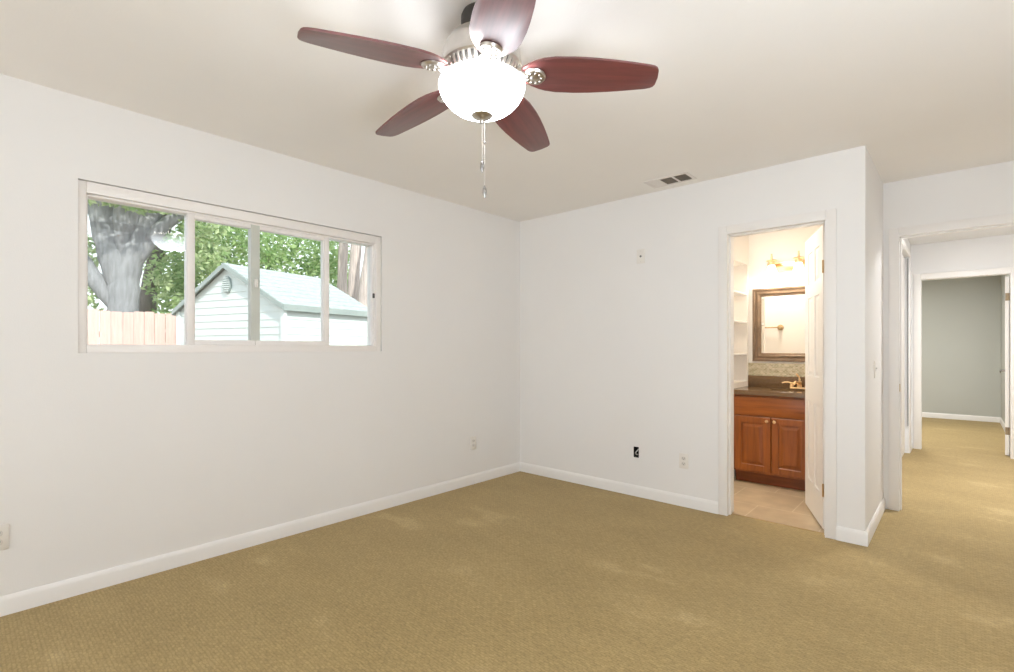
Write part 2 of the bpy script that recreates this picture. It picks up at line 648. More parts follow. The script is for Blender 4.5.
def copy_tree(o, parent=None):
    c = o.copy()
    col.objects.link(c)
    if parent:
        c.parent = parent
    for ch in list(o.children):
        copy_tree(ch, c)
    return c


def slab(mb, axis, a0, a1, u0, u1, z0, z1, holes=()):
    """wall of thickness a0..a1 across 'axis', spanning u0..u1 and z0..z1 with rectangular holes (u0,u1,z0,z1)"""
    us = sorted({u0, u1, *[h for q in holes for h in q[:2]]})
    zs = sorted({z0, z1, *[h for q in holes for h in q[2:]]})
    for i in range(len(us) - 1):
        run = None
        for j in range(len(zs) - 1):
            um, zm = (us[i] + us[i + 1]) / 2, (zs[j] + zs[j + 1]) / 2
            solid = not any(q[0] < um < q[1] and q[2] < zm < q[3] for q in holes)
            if solid:
                if run is None:
                    run = [zs[j], zs[j + 1]]
                else:
                    run[1] = zs[j + 1]
            if (not solid or j == len(zs) - 2) and run:
                if axis == 'x':
                    mb.box(a0, a1, us[i], us[i + 1], run[0], run[1])
                else:
                    mb.box(us[i], us[i + 1], a0, a1, run[0], run[1])
                run = None
    return mb


# ------------------------------------------------------------------ room dimensions
LW, BW, CH = -3.204, 3.73, 2.44
SX = -0.43          # face of the short wall beside the entry nook
EY = 4.69           # entry wall
RX = 1.0            # right wall of the bedroom and the hall
FY = -2.6           # wall behind the camera
HY = 7.72           # hall end wall
BY = 5.27           # bathroom back wall
WY0, WY1, WZ0, WZ1 = 0.409, 2.148, 1.180, 2.037      # window opening
BD = (-1.24, -0.64, 2.02)                            # bathroom doorway x0, x1, top
ED = (-0.335, 0.52, 2.03)                            # bedroom doorway
HD = (-0.345, 0.405, 2.015)                          # doorway at the end of the hall

# ------------------------------------------------------------------ shell
m_ = MB()
m_.box(-3.32, 1.12, FY - 0.12, 3.79, -0.12, 0.0)
m_.box(-0.5, 1.12, 3.79, 7.78, -0.12, 0.0)
m_.box(-2.62, 1.12, 7.78, 11.45, -0.12, 0.0)
struct('floor', m_, M['carpet'], 'tan woven carpet floor of the bedroom, hall and far room', 'floor', smooth=0)
m_ = MB().box(-2.72, -0.5, 3.79, 5.39, -0.12, -0.003)
struct('floor_bathroom', m_, M['tile'], 'beige stone tile floor inside the bathroom', 'floor', smooth=0)
m_ = MB().box(-3.34, 1.14, FY - 0.14, EY + 0.06, CH, CH + 0.12).box(-3.34, SX - 0.14, EY + 0.06, 5.4, CH, CH + 0.12)
struct('ceiling', m_, M['ceil'], 'warm white ceiling over the room', 'ceiling', smooth=0)

struct('ceiling_hall', MB().box(SX - 0.14, 1.14, EY + 0.06, HY + 0.06, CH, CH + 0.12).box(SX - 0.9, SX - 0.14, 6.0, HY + 0.06, CH, CH + 0.12), M['hallwall'], 'white ceiling of the hall', 'ceiling', smooth=0)
struct('ceiling_far', MB().box(-2.64, 1.14, HY + 0.06, 11.47, CH, CH + 0.12), M['hallwall'], 'white ceiling of the far grey room', 'ceiling', smooth=0)

struct('wall_left', slab(MB(), 'x', LW - 0.12, LW, FY - 0.12, 3.85, 0, CH, [(WY0, WY1, WZ0, WZ1)]), M['wall'],
       'white wall on the left with the wide window', 'wall', smooth=0)
JX, JZ = -1.957, 0.357
struct('wall_back', slab(MB(), 'y', BW, BW + 0.12, LW, SX, 0, CH,
       [(BD[0] - 0.008, BD[1] + 0.008, -1, BD[2] + 0.008), (JX - 0.023, JX + 0.023, JZ - 0.043, JZ + 0.043)]), M['wall'],
       'white back wall with the bathroom doorway', 'wall', smooth=0)
struct('wall_nook', slab(MB(), 'x', SX - 0.12, SX, BW + 0.12, EY, 0, CH), M['wall'],
       'short white wall with the light switch beside the bathroom doorway', 'wall', smooth=0)
struct('wall_entry', slab(MB(), 'y', EY, EY + 0.12, SX - 0.12, RX, 0, CH, [(ED[0] - 0.008, ED[1] + 0.008, -1, ED[2] + 0.008)]), M['wall'],
       'white wall holding the open doorway to the hall', 'wall', smooth=0)
struct('wall_right', slab(MB(), 'x', RX, RX + 0.12, FY - 0.12, HY + 0.12, 0, CH), M['wall'],
       'white wall on the right, outside the frame', 'wall', smooth=0)
struct('wall_front', slab(MB(), 'y', FY - 0.12, FY, LW, RX, 0, CH, [(-2.75, 0.55, -1, 2.1)]), M['wall'],
       'white wall behind the camera with a wide opening added for fill light', 'wall', smooth=0)
struct('wall_bathroom_back', slab(MB(), 'y', BY, BY + 0.12, -2.72, SX - 0.12, 0, CH), M['bathwall'],
       'cream bathroom wall behind the vanity', 'wall', smooth=0)
struct('wall_bathroom_right', slab(MB(), 'x', SX - 0.16, SX - 0.12, BW + 0.12, BY, 0, CH), M['bathwall'],
       'cream bathroom wall behind the open door', 'wall', smooth=0)
struct('wall_bathroom_left', slab(MB(), 'x', -2.72, -2.60, BW + 0.12, BY, 0, CH), M['bathwall'],
       'cream wall at the left end of the bathroom', 'wall', smooth=0)
struct('wall_bathroom_inner', slab(MB(), 'y', BW + 0.12, BW + 0.135, -2.60, BD[0] - 0.07, 0, CH), M['bathwall'],
       'cream bathroom wall with the towel bar, seen in the mirror', 'wall', smooth=0)
# stub wall beside the vanity, with an open niche that faces the vanity
m_ = MB()
NX0, NX1, NY0, NY1 = -1.80, -1.552, 4.70, BY
m_.box(NX0, NX1 - 0.14, NY0, NY1, 0, CH)
slab(m_, 'x', NX1 - 0.14, NX1, NY0, NY1, 0, CH, [(NY0 + 0.03, NY1 - 0.045, 0.88, 2.02)])
struct('wall_bathroom_niche', m_, M['bathwall'], 'cream stub wall left of the vanity with an open shelf niche', 'wall', smooth=0)
struct('wall_hall_left', slab(MB(), 'x', SX - 0.14, SX - 0.01, EY + 0.12, HY, 0, CH, [(6.20, 7.33, -1, 2.24)]), M['hallwall'],
       'white left wall of the hall with a tall closet', 'wall', smooth=0)
struct('wall_closet', MB().box(SX - 0.8, SX - 0.75, 6.1, 7.4, 0, CH).box(SX - 0.8, SX - 0.14, 6.05, 6.1, 0, CH).box(SX - 0.8, SX - 0.14, 7.4, 7.45, 0, CH),
       M['hallwall'], 'white closet walls behind the tall hall closet door', 'wall', smooth=0)
struct('wall_hall_end', slab(MB(), 'y', HY, HY + 0.12, -2.62, RX, 0, CH, [(HD[0] - 0.008, HD[1] + 0.008, -1, HD[2] + 0.008)]), M['hallwall'],
       'bright white wall at the end of the hall above the far doorway', 'wall', smooth=0)
struct('wall_far_back', slab(MB(), 'y', 11.33, 11.45, -2.62, 0.60, 0, CH), M['greywall'],
       'grey green back wall of the far room', 'wall', smooth=0)
struct('wall_far_right', slab(MB(), 'x', 0.485, 0.60, HY + 0.12, 11.33, 0, CH), M['greywall'],
       'grey green right wall of the far room', 'wall', smooth=0)
struct('wall_far_left', slab(MB(), 'x', -2.62, -2.5, HY + 0.12, 11.33, 0, CH), M['greywall'],
       'grey green left wall of the far room', 'wall', smooth=0)


# ------------------------------------------------------------------ baseboards
def base_run(mb, p0, p1, nrm, h=0.086, t=0.014):
    """baseboard with a rounded top bead from p0 to p1 (x, y), growing along nrm"""
    prof = [(0, 0), (t, 0), (t, h - 0.022), (t * 0.8, h - 0.010), (t * 0.35, h), (0, h)]
    a = [mb.bm.verts.new((p0[0] + nrm[0] * u, p0[1] + nrm[1] * u, w)) for u, w in prof]
    b = [mb.bm.verts.new((p1[0] + nrm[0] * u, p1[1] + nrm[1] * u, w)) for u, w in prof]
    n = len(prof)
    mb.bm.faces.new(a[::-1])
    mb.bm.faces.new(b)
    for k in range(n):
        k2 = (k + 1) % n
        mb.bm.faces.new((a[k], a[k2], b[k2], b[k]))
    return mb


CW = 0.062     # casing width
struct('baseboard_left', base_run(MB(), (LW, FY), (LW, BW), (1, 0)), M['trim'], 'white baseboard along the left wall', 'baseboard')
struct('baseboard_back', base_run(MB(), (LW + 0.014, BW), (BD[0] - CW, BW), (0, -1)), M['trim'], 'white baseboard along the back wall left of the bathroom doorway', 'baseboard')
m_ = base_run(MB(), (BD[1] + CW, BW), (SX + 0.014, BW), (0, -1))
base_run(m_, (SX, BW), (SX, EY - 0.016), (1, 0))
struct('baseboard_nook', m_, M['trim'], 'white baseboard wrapping the corner right of the bathroom doorway', 'baseboard')
struct('baseboard_far', base_run(base_run(MB(), (-2.5, 11.33), (0.485, 11.33), (0, -1)), (0.485, 11.31), (0.485, HY + 0.12), (-1, 0)), M['trim'],
       'white baseboard around the far grey room', 'baseboard')
struct('baseboard_hall', base_run(base_run(MB(), (SX - 0.01, EY + 0.12), (SX - 0.01, 6.13), (1, 0)), (SX - 0.01, 7.40), (SX - 0.01, HY), (1, 0)), M['trim'],
       'white baseboard along the left wall of the hall', 'baseboard')
struct('baseboard_right', base_run(MB(), (RX, FY), (RX, EY), (-1, 0)), M['trim'], 'white baseboard along the right wall, outside the frame', 'baseboard')
m_ = base_run(MB(), (-1.552, 4.70), (-2.6, 4.70), (0, -1))
base_run(m_, (NX1, NY0), (NX1, 4.80), (1, 0))
struct('baseboard_bathroom', m_, M['trim'], 'white baseboard at the foot of the bathroom stub wall', 'baseboard')


# ------------------------------------------------------------------ door casings and jambs
def casing(x0, x1, top, yw, side, depth, w=CW, stop=True):
    """flat casing with an eased edge round an opening in a wall at y=yw; side -1 faces the camera; jamb lining of 'depth'"""
    m = MB()
    t = 0.012
    y0, y1 = (yw - t, yw) if side < 0 else (yw, yw + t)
    m.box(x0 - w, x0 - 0.004, y0, y1, 0, top + w, 0.004, 2)
    m.box(x1 + 0.004, x1 + w, y0, y1, 0, top + w, 0.004, 2)
    m.box(x0 - 0.004, x1 + 0.004, y0, y1, top + 0.004, top + w, 0.004, 2)
    # lining
    m.box(x0 - 0.008, x0, y0, yw + depth, 0, top)
    m.box(x1, x1 + 0.008, y0, yw + depth, 0, top)
    m.box(x0 - 0.008, x1 + 0.008, y0, yw + depth, top, top + 0.008)
    if stop:
        for xa, xb in ((x0, x0 + 0.011), (x1 - 0.011, x1)):
            m.box(xa, xb, yw + 0.03, yw + 0.065, 0, top, 0.002)
        m.box(x0, x1, yw + 0.03, yw + 0.065, top - 0.011, top, 0.002)
    return m


struct('trim_1', casing(BD[0], BD[1], BD[2], BW, -1, 0.135), M['casing'], 'white casing and jamb of the bathroom doorway', 'door casing')
tr2 = struct('trim_2', casing(ED[0], ED[1], ED[2], EY, -1, 0.12), M['casing'], 'white casing and jamb of the bedroom doorway to the hall', 'door casing')
sp = MB().box(-0.0015, 0.0015, -0.013, 0.013, -0.028, 0.028, 0.001).build('strike_plate', M['antique'], tr2, loc=(ED[0] + 0.0015, EY + 0.02, 0.91))
struct('trim_3', casing(HD[0], HD[1], HD[2], HY, -1, 0.12, 0.07, False), M['trim'], 'white casing and jamb of the far doorway at the end of the hall', 'door casing')
m_ = MB()
xf = SX - 0.01
m_.box(xf, xf + 0.014, 6.135, 6.20, 0, 2.30, 0.004, 2).box(xf, xf + 0.014, 7.335, 7.40, 0, 2.30, 0.004, 2).box(xf, xf + 0.014, 6.2, 7.335, 2.24, 2.30, 0.004, 2)
struct('trim_4', m_, M['trim'], 'white casing of the tall hall closet', 'door casing')
# carpet edge strip in the bathroom doorway
struct('trim_5', MB().box(BD[0], BD[1], 3.785, 3.80, -0.01, 0.003, 0.002), M['antique'], 'thin metal strip between carpet and bathroom tile', 'threshold')
# mosaic splash band
struct('trim_6', MB().box(NX1, SX - 0.16, BY - 0.009, BY, 0.936, 1.058, 0.001), M['mosaic'], 'beige mosaic tile band under the bathroom mirror', 'tile band', smooth=0)


# ------------------------------------------------------------------ doors
def panel_door(w, h, t=0.035):
    """six panel slab in local coordinates: hinge edge at x=0, leaf towards +x, faces at y = -t/2 and +t/2"""
    m = MB()
    c = t / 2 - 0.007
    m.box(0, w, -c, c, 0, h)
    s, mid = 0.105, 0.075
    xs = [(0, s), (w / 2 - mid / 2, w / 2 + mid / 2), (w - s, w)]
    zr = [(0, 0.22), (0.80, 0.99), (1.56, 1.66), (h - 0.115, h)]
    for sg in (-1, 1):
        ya, yb = (-t / 2, -c) if sg < 0 else (c, t / 2)
        for a, b in xs:
            m.box(a, b, ya, yb, 0, h)
        for a, b in zr:
            for (xa, xb) in ((xs[0][1], xs[1][0]), (xs[1][1], xs[2][0])):
                m.box(xa, xb, ya, yb, a, b)
        for (za, zb) in ((0.22, 0.80), (0.99, 1.56), (1.66, h - 0.115)):
            for (xa, xb) in ((xs[0][1], xs[1][0]), (xs[1][1], xs[2][0])):
                g = 0.014
                if sg < 0:
                    m.frustum(xa + g, xb - g, -t / 2 + 0.001, -c, za + g, zb - g, 0.022, '-y')
                else:
                    m.frustum(xa + g, xb - g, c, t / 2 - 0.001, za + g, zb - g, 0.022, '+y')
    return m


def hinge(parent, x, y, z, w=0.03, h=0.088, ry=0.0, m=None):
    b = MB()
    b.box(-0.0015, 0.0015, -w / 2, w / 2, -h / 2, h / 2, 0.001)
    b.tube([(0, w / 2 + 0.003, -h / 2), (0, w / 2 + 0.003, h / 2)], 0.005, 10)
    return b.build('hinge', m or M['brass'], parent, loc=(x, y, z), rot=(0, 0, ry))


def knob_set(parent, x, z, t=0.035, m=None):
    b = MB()
    for sg in (-1, 1):
        mt = Matrix.Translation((x, sg * t / 2, z)) @ Matrix.Rotation(R(90 if sg < 0 else -90), 4, 'X')
        b.lathe([(0, 0.0), (0.028, 0.0), (0.028, 0.006), (0.012, 0.010), (0.010, 0.026), (0.024, 0.034), (0.027, 0.046), (0.020, 0.056), (0, 0.058)], 20, mtx=mt)
    return b.build('door_knob', m or M['antique'], parent)


# bathroom door, hinged on the right jamb and swung into the bathroom
bd_w = 0.592
d1 = thing('door_1', (-0.656, 3.852, 0.012), 'white six panel door standing open into the bathroom', 'door', kind='structure',
           rz=math.atan2(0.93, -0.36))
# local +x runs to the free edge; the face towards the bedroom is local +y
pd = panel_door(bd_w, 2.005).build('door_leaf', M['door'], d1, smooth=0)
for z in (0.255, 1.73):
    hinge(d1, -0.002, 0.0, z, 0.030, 0.085)
jl = MB().box(-0.0015, 0.0015, -0.016, 0.016, -0.045, 0.045, 0.001)
jam = jl.build('jamb_leaf', M['trim'], d1)
jam.matrix_parent_inverse = Matrix()
jam.location = d1.matrix_basis.inverted() @ Vector((BD[1] - 0.0016, 3.79, 1.75))
jam.rotation_euler = (0, 0, -d1.rotation_euler.z)
scr = MB()
for dy, dz in ((0.006, 0.032), (-0.006, 0.0), (0.006, -0.032)):
    scr.lathe([(0, 0.0022), (0.005, 0.0018), (0.006, 0)], 10, mtx=Matrix.Translation((-0.0016, dy, dz)) @ Matrix.Rotation(R(-90), 4, 'Y'))
scr.build('screw_heads', M['nickel_dk'], jam)

# far door, open into the grey room and seen edge on
ang = math.atan2(7.84, 0.402) - R(0.4)
d2 = thing('door_2', (0.385, 7.852, 0.012), 'white door swung into the far grey room, seen edge on', 'door', kind='structure', rz=ang)
MB().box(0, 0.71, -0.0175, 0.0175, 0, 1.99, 0.002).build('door_leaf', M['door'], d2)
for z in (0.27, 1.76):
    MB().box(-0.002, 0.0, -0.03, 0.016, -0.042, 0.042, 0.0008).build('hinge', M['hinge'], d2, loc=(0, 0, z))
for sg in (1, -1):
    b = MB()
    b.lathe([(0, 0), (0.026, 0), (0.026, 0.008), (0.011, 0.011), (0.010, 0.045), (0, 0.046)], 18,
            mtx=Matrix.Translation((0.65, sg * 0.0175, 0.92)) @ Matrix.Rotation(R(-90 * sg), 4, 'X'))
    b.tube([(0.65, sg * 0.058, 0.92), (0.62, sg * 0.062, 0.921), (0.58, sg * 0.064, 0.915), (0.54, sg * 0.064, 0.902)], [0.011, 0.010, 0.009, 0.007], 10)
    b.build('lever_handle', M['chrome'], d2)

# hall closet door
d3 = thing('door_3', (SX - 0.06, 6.21, 0.012), 'tall white closet door in the left wall of the hall', 'door', kind='structure')
MB().box(-0.018, 0.018, 0, 1.09, 0, 2.215, 0.002).build('door_leaf', M['door'], d3)
MB().box(0.042, 0.0465, 1.098, 1.118, 0.3, 2.215, 0.001).build('jamb_shadow', M['shadow_tab'], d3)  # dark strip standing in for the shadow line of the closet jamb

# made-up door frame behind the camera, round the added fill light
d4 = thing('added_door', (-1.1, FY - 0.06, 0.0), 'white door frame added round the unseen fill light behind the camera, outside the frame', 'door', kind='structure')
m_ = MB()
m_.box(-1.65, -1.59, -0.03, 0.03, 0, 2.1).box(1.59, 1.65, -0.03, 0.03, 0, 2.1).box(-1.59, 1.59, -0.03, 0.03, 2.04, 2.1).box(-1.59, 1.59, -0.03, 0.03, 0, 0.04)
m_.build('added_door_frame', M['vinyl'], d4)

# ------------------------------------------------------------------ window
w1 = thing('window_1', (LW, WY0, WZ0), 'wide white four pane sliding window in the left wall', 'window', kind='structure')
WW, WH = WY1 - WY0, WZ1 - WZ0
GX = -0.062           # glass plane, local x
# painted drywall return is the wall itself; the vinyl frame sits 12 mm back
m_ = MB()
fx0, fx1 = -0.105, -0.010
fl, fr, ft, fb = 0.034, 0.046, 0.060, 0.043
m_.box(fx0, fx1, 0.0, fl, 0.0, WH - 0.004, 0.003, 2)
m_.box(fx0, fx1, WW - fr, WW - 0.004, 0.0, WH - 0.004, 0.003, 2)
m_.box(fx0, fx1, fl, WW - fr, WH - ft, WH - 0.004, 0.003, 2)
m_.box(fx0, fx1 + 0.004, fl, WW - fr, 0.0, fb, 0.003, 2)
# inner step around the glass
m_.box(fx0, -0.035, fl, fl + 0.008, fb, WH - ft, 0.002)
m_.box(fx0, -0.035, WW - fr - 0.014, WW - fr, fb, WH - ft, 0.002)
m_.box(fx0, -0.035, fl, WW - fr, WH - ft - 0.012, WH - ft, 0.002)
wfr = m_.build('window_frame', M['vinyl'], w1)
# thin sealant shadow gap round the frame
# mullions: positions measured along the wall (local y)
ya, yb = 0.478, 0.513      # wide bar between panes one and two
yc, yd = 0.822, 0.894      # meeting stile
ye, yf = 1.304, 1.338      # bar between panes three and four
m_ = MB()
m_.box(-0.095, -0.036, ya, yb, fb, WH - ft - 0.004, 0.003, 2)
m_.box(-0.095, -0.036, ye, yf, fb, WH - ft - 0.004, 0.003, 2)
m_.build('mullion', M['vinyl'], w1)
# middle sashes
for (a, b, nm) in ((yb, yc + 0.022, 's'), (yc + 0.026, ye, 's')):
    s = MB()
    s.box(-0.085, -0.034, a, b, fb, fb + 0.028, 0.002)
    s.box(-0.085, -0.040, a, b, WH - ft - 0.034, WH - ft - 0.004, 0.002)
    s.box(-0.085, -0.045, a, a + 0.006, fb + 0.03, WH - ft - 0.02, 0.001)
    s.box(-0.085, -0.045, b - 0.006, b, fb + 0.03, WH - ft - 0.02, 0.001)
    s.build('sash', M['vinyl'], w1)
MB().box(-0.090, -0.036, yc, yd - 0.02, fb + 0.02, WH - ft - 0.004, 0.002).build('meeting_stile', M['stile'], w1)
panes = [(fl, ya, fb, WH - ft), (yb, yc, fb + 0.03, WH - ft - 0.02), (yd - 0.02, ye, fb + 0.03, WH - ft - 0.02), (yf, WW - fr, fb, WH - ft)]
for (a, b, z0, z1) in panes:
    MB().box(GX - 0.002, GX + 0.002, a - 0.004, b + 0.004, z0 - 0.004, z1 + 0.004).build('pane', M['glass'], w1, smooth=0)
lt = MB().box(-0.032, -0.018, yc + 0.015, yc + 0.035, 0.40, 0.45, 0.003, 2)
lt.tube([(-0.018, yc + 0.025, 0.43), (-0.008, yc + 0.025, 0.425), (-0.006, yc + 0.022, 0.405)], 0.004, 8)
lt.build('latch', M['plate'], w1)
MB().box(-0.034, -0.022, WW - fr - 0.016, WW - fr + 0.0, 0.395, 0.43, 0.003).build('lock_tab', M['shadow_tab'], w1)


# ------------------------------------------------------------------ wall plates
def plate(name, loc, rz, label, cat, kindp, group=None):
    """plates stand on a wall; local -y is the room side, x runs along the wall"""
    t = thing(name, loc, label, cat, group, rz=rz)
    MB().box(-0.036, 0.036, -0.006, 0.0, -0.058, 0.058, 0.003, 2).build('cover_plate', M['plate'], t)
    if kindp == 'outlet':
        for sz in (-0.02, 0.02):
            r = MB()
            r.prism([(0.0165 * math.cos(a), sz + max(-0.0125, min(0.0125, 0.017 * math.sin(a)))) for a in [2 * PI * k / 24 for k in range(24)]], -0.0085, -0.005, 'XZ')
            ro = r.build('receptacle', M['plate_in'], t)
            s = MB()
            s.box(-0.0075, -0.0055, -0.0092, -0.008, sz - 0.001, sz + 0.007)
            s.box(0.0055, 0.0075, -0.0092, -0.008, sz - 0.001, sz + 0.007)
            s.tube([(0, -0.0092, sz - 0.007), (0, -0.008, sz - 0.007)], 0.0025, 10)
            s.build('slots', M['slot'], ro, smooth=0)
        MB().lathe([(0, 0.0015), (0.003, 0.001), (0.0035, 0)], 12, mtx=Matrix.Translation((0, -0.006, 0)) @ Matrix.Rotation(R(90), 4, 'X')).build('screw', M['plate_in'], t)
    elif kindp == 'switch':
        s = MB()
        s.box(-0.006, 0.006, -0.0075, -0.005, -0.013, 0.013, 0.001)
        s.build('switch_frame', M['plate_in'], t)
        s = MB().box(-0.0045, 0.0045, -0.018, -0.006, 0.0, 0.008, 0.0015, mtx=Matrix.Rotation(R(-20), 4, 'X'))
        s.build('toggle', M['plate_in'], t)
    elif kindp == 'jack':
        MB().lathe([(0, 0.012), (0.0035, 0.012), (0.0045, 0.0), (0.009, 0.0), (0.009, -0.002)], 14,
                   mtx=Matrix.Translation((0, -0.0065, 0)) @ Matrix.Rotation(R(90), 4, 'X')).build('jack', M['nickel_dk'], t)
        for z in (-0.042, 0.042):
            MB().lathe([(0, 0.0015), (0.003, 0.001), (0.0035, 0)], 12, mtx=Matrix.Translation((0, -0.006, z)) @ Matrix.Rotation(R(90), 4, 'X')).build('screw', M['plate_in'], t)
    return t


plate('cable_plate', (-1.915, BW, 1.945), 0, 'small wall plate with a dark centre jack, high on the back wall', 'wall plate', 'jack')
plate('wall_outlet', (-1.56, BW, 0.345), 0, 'white outlet low on the back wall, between the dark open box and the bathroom doorway', 'outlet', 'outlet')
plate('wall_outlet', (LW, 3.091, 0.362), R(90), 'white outlet low on the left wall, close to the far corner', 'outlet', 'outlet')
plate('wall_outlet', (LW, 0.133, 0.352), R(90), 'white outlet on the left wall, cut by the left edge of the photo', 'outlet', 'outlet')
plate('light_switch', (SX, 4.169, 1.06), R(90), 'white toggle light switch on the short wall right of the bathroom doorway', 'light switch', 'switch')
# open electrical box in the back wall
eb = thing('electrical_box', (JX, BW, JZ), 'dark open electrical box without a cover, low on the back wall', 'electrical box')
m_ = MB()
m_.box(-0.023, 0.023, 0.055, 0.058, -0.043, 0.043).box(-0.023, -0.0205, 0.0, 0.055, -0.043, 0.043).box(0.0205, 0.023, 0.0, 0.055, -0.043, 0.043)
m_.box(-0.0205, 0.0205, 0.0, 0.055, 0.0405, 0.043).box(-0.0205, 0.0205, 0.0, 0.055, -0.043, -0.0405)
m_.build('box_shell', M['dark'], eb, smooth=0)
MB().tube([(-0.012, 0.05, -0.03), (-0.010, 0.02, -0.022), (-0.004, -0.004, -0.006), (0.006, -0.006, 0.008), (0.010, 0.004, 0.014), (0.004, 0.03, 0.02)], 0.004, 8).build('loose_wire', M['wire'], eb)

# ------------------------------------------------------------------ ceiling vent
cv = thing('ceiling_vent', (-1.585, 3.535, CH), 'white ceiling air vent with two dark open sections near the back wall', 'vent', rz=R(0))
VX, VY = 0.165, 0.092
m_ = MB()
m_.box(-VX, VX, -VY, -VY + 0.022, -0.007, 0, 0.002).box(-VX, VX, VY - 0.022, VY, -0.007, 0, 0.002)
m_.box(-VX, -VX + 0.022, -VY + 0.022, VY - 0.022, -0.007, 0, 0.002).box(VX - 0.022, VX, -VY + 0.022, VY - 0.022, -0.007, 0, 0.002)
xs_ = [-VX + 0.022, -0.056, 0.048, VX - 0.022]
for x in xs_[1:3]:
    m_.box(x - 0.007, x + 0.007, -VY + 0.022, VY - 0.022, -0.007, 0, 0.001)
m_.build('vent_frame', M['vent'], cv)
for i in range(3):
    a, b = xs_[i] + (0.007 if i else 0), xs_[i + 1] - (0.007 if i < 2 else 0)
    g = MB()
    if i == 0:
        g.box(a, b, -VY + 0.022, VY - 0.022, -0.003, 0)
        for k in range(7):
            y = -VY + 0.03 + k * 0.02
            g.box(a, b, y, y + 0.014, -0.006, -0.003, 0.001)
        g.build('louver_section', M['vent'], cv)
    else:
        g.box(a, b, -VY + 0.022, VY - 0.022, -0.0012, 0)
        for k in range(9):
            x = a + 0.004 + k * (b - a - 0.008) / 9
            g.box(x, x + 0.0025, -VY + 0.022, VY - 0.022, -0.006, -0.001)
        g.build('louver_section', M['vent_dk'], cv)

# ------------------------------------------------------------------ ceiling fan
FX, FYc, ZB = -1.315, 1.3145, 2.180
fan = thing('ceiling_fan', (FX, FYc, CH), 'brushed nickel ceiling fan with five red brown blades and a glowing glass bowl', 'ceiling fan')
zb = ZB - CH       # blade plane, local
MB().lathe([(0, 0), (0.072, 0), (0.077, -0.012), (0.077, -0.046), (0.072, -0.056), (0.05, -0.060), (0, -0.060)], 48).build('canopy', M['canopy'], fan)
MB().lathe([(0, -0.055), (0.056, -0.055), (0.058, -0.070), (0.078, -0.078), (0.104, -0.088), (0.113, -0.094), (0.115, -0.100), (0.122, -0.103), (0.126, -0.110), (0.128, -0.116), (0.136, -0.122),
            (0.142, -0.140), (0.143, -0.178), (0.147, -0.184), (0.147, -0.198), (0.141, -0.205), (0, -0.205)], 64).build('motor_housing', M['nickel'], fan)
vr = MB().lathe([(0.138, -0.203), (0.136, -0.212), (0.118, -0.240), (0.106, -0.252), (0.09, -0.256), (0, -0.256)], 64).build('vent_ring', M['nickel_dk'], fan)
fins = MB()
for k in range(40):
    a = 2 * PI * k / 40
    mt = Matrix.Rotation(a, 4, 'Z')
    fins.prism([(0.138, -0.204), (0.146, -0.207), (0.143, -0.216), (0.122, -0.246), (0.109, -0.256), (0.101, -0.252)], -0.0055, 0.0055, 'XZ', mtx=mt, bev=0.0012)
fins.build('vent_fins', M['nickel'], vr)
# light fitter under the motor
MB().lathe([(0, -0.254), (0.085, -0.254), (0.088, -0.258), (0.085, -0.264), (0.05, -0.268), (0.03, -0.28), (0.012, -0.29), (0.010, -0.372), (0, -0.372)], 40).build('light_fitter', M['nickel'], fan)
bo = zb + 0.0
bowl_prof = [(0.152, 0.006), (0.158, 0.005), (0.1605, -0.002), (0.1600, -0.014), (0.154, -0.032), (0.142, -0.053), (0.125, -0.073), (0.103, -0.090), (0.074, -0.104), (0.040, -0.113), (0.0, -0.116)]
MB().lathe([(r, z + bo) for r, z in bowl_prof + []] , 64).build('light_bowl', M['bowl'], fan, smooth=60)
zf = bo - 0.112
MB().lathe([(0, zf + 0.006), (0.036, zf + 0.004), (0.040, zf - 0.002), (0.034, zf - 0.008), (0.020, zf - 0.012), (0.011, zf - 0.015), (0.008, zf - 0.019), (0.010, zf - 0.024), (0.006, zf - 0.031), (0, zf - 0.032)], 32).build('finial', M['nickel'], fan)
# blades
half = [(0.150, 0.030), (0.158, 0.040), (0.180, 0.054), (0.205, 0.068), (0.232, 0.080), (0.27, 0.0855), (0.34, 0.087), (0.40, 0.084), (0.47, 0.077), (0.54, 0.067), (0.60, 0.057), (0.618, 0.053), (0.628, 0.046), (0.634, 0.034)]
poly = [(x, y) for x, y in half] + [(0.637, 0.0)] + [(x, -y) for x, y in half[::-1]]
PITCH = R(-11)
DROOP = R(4.4)       # the blades slope down a little towards their tips
blade_me = None


def blade_mesh():
    b = MB()
    b.prism(poly, -0.004, 0.004, 'XY', bev=0.0018)
    return b


def iron_mesh():
    b = MB()
    # two scroll arms from the hub to the medallion
    for s in (-1, 1):
        b.tube([(0.085, s * 0.012, 0.010), (0.105, s * 0.022, 0.002), (0.130, s * 0.026, -0.008), (0.155, s * 0.020, -0.012), (0.178, s * 0.010, -0.010)], [0.008, 0.008, 0.007, 0.007, 0.006], 10)
    b.box(0.078, 0.10, -0.022, 0.022, 0.002, 0.018, 0.003)
    b.box(0.160, 0.232, -0.017, 0.017, -0.0075, -0.0042, 0.001)
    return b


def medal_mesh():
    b = MB()
    n = 20
    mt = Matrix.Translation((0.196, 0, -0.006)) @ Matrix.Rotation(R(180), 4, 'X') @ Matrix.Diagonal((1.2, 1.2, 1.1, 1))
    b.lathe([(0, 0.012), (0.008, 0.0115), (0.012, 0.009), (0.019, 0.0085), (0.024, 0.010), (0.030, 0.008), (0.034, 0.002), (0.034, 0.0)], 32, mtx=mt)
    for k in range(9):       # petals round the boss
        a = 2 * PI * k / 9
        b.sphere((0.196 + 0.0255 * math.cos(a), 0.0255 * math.sin(a), -0.0160), 0.0055, 1, 1, 0.7, 10, 6)
    return b


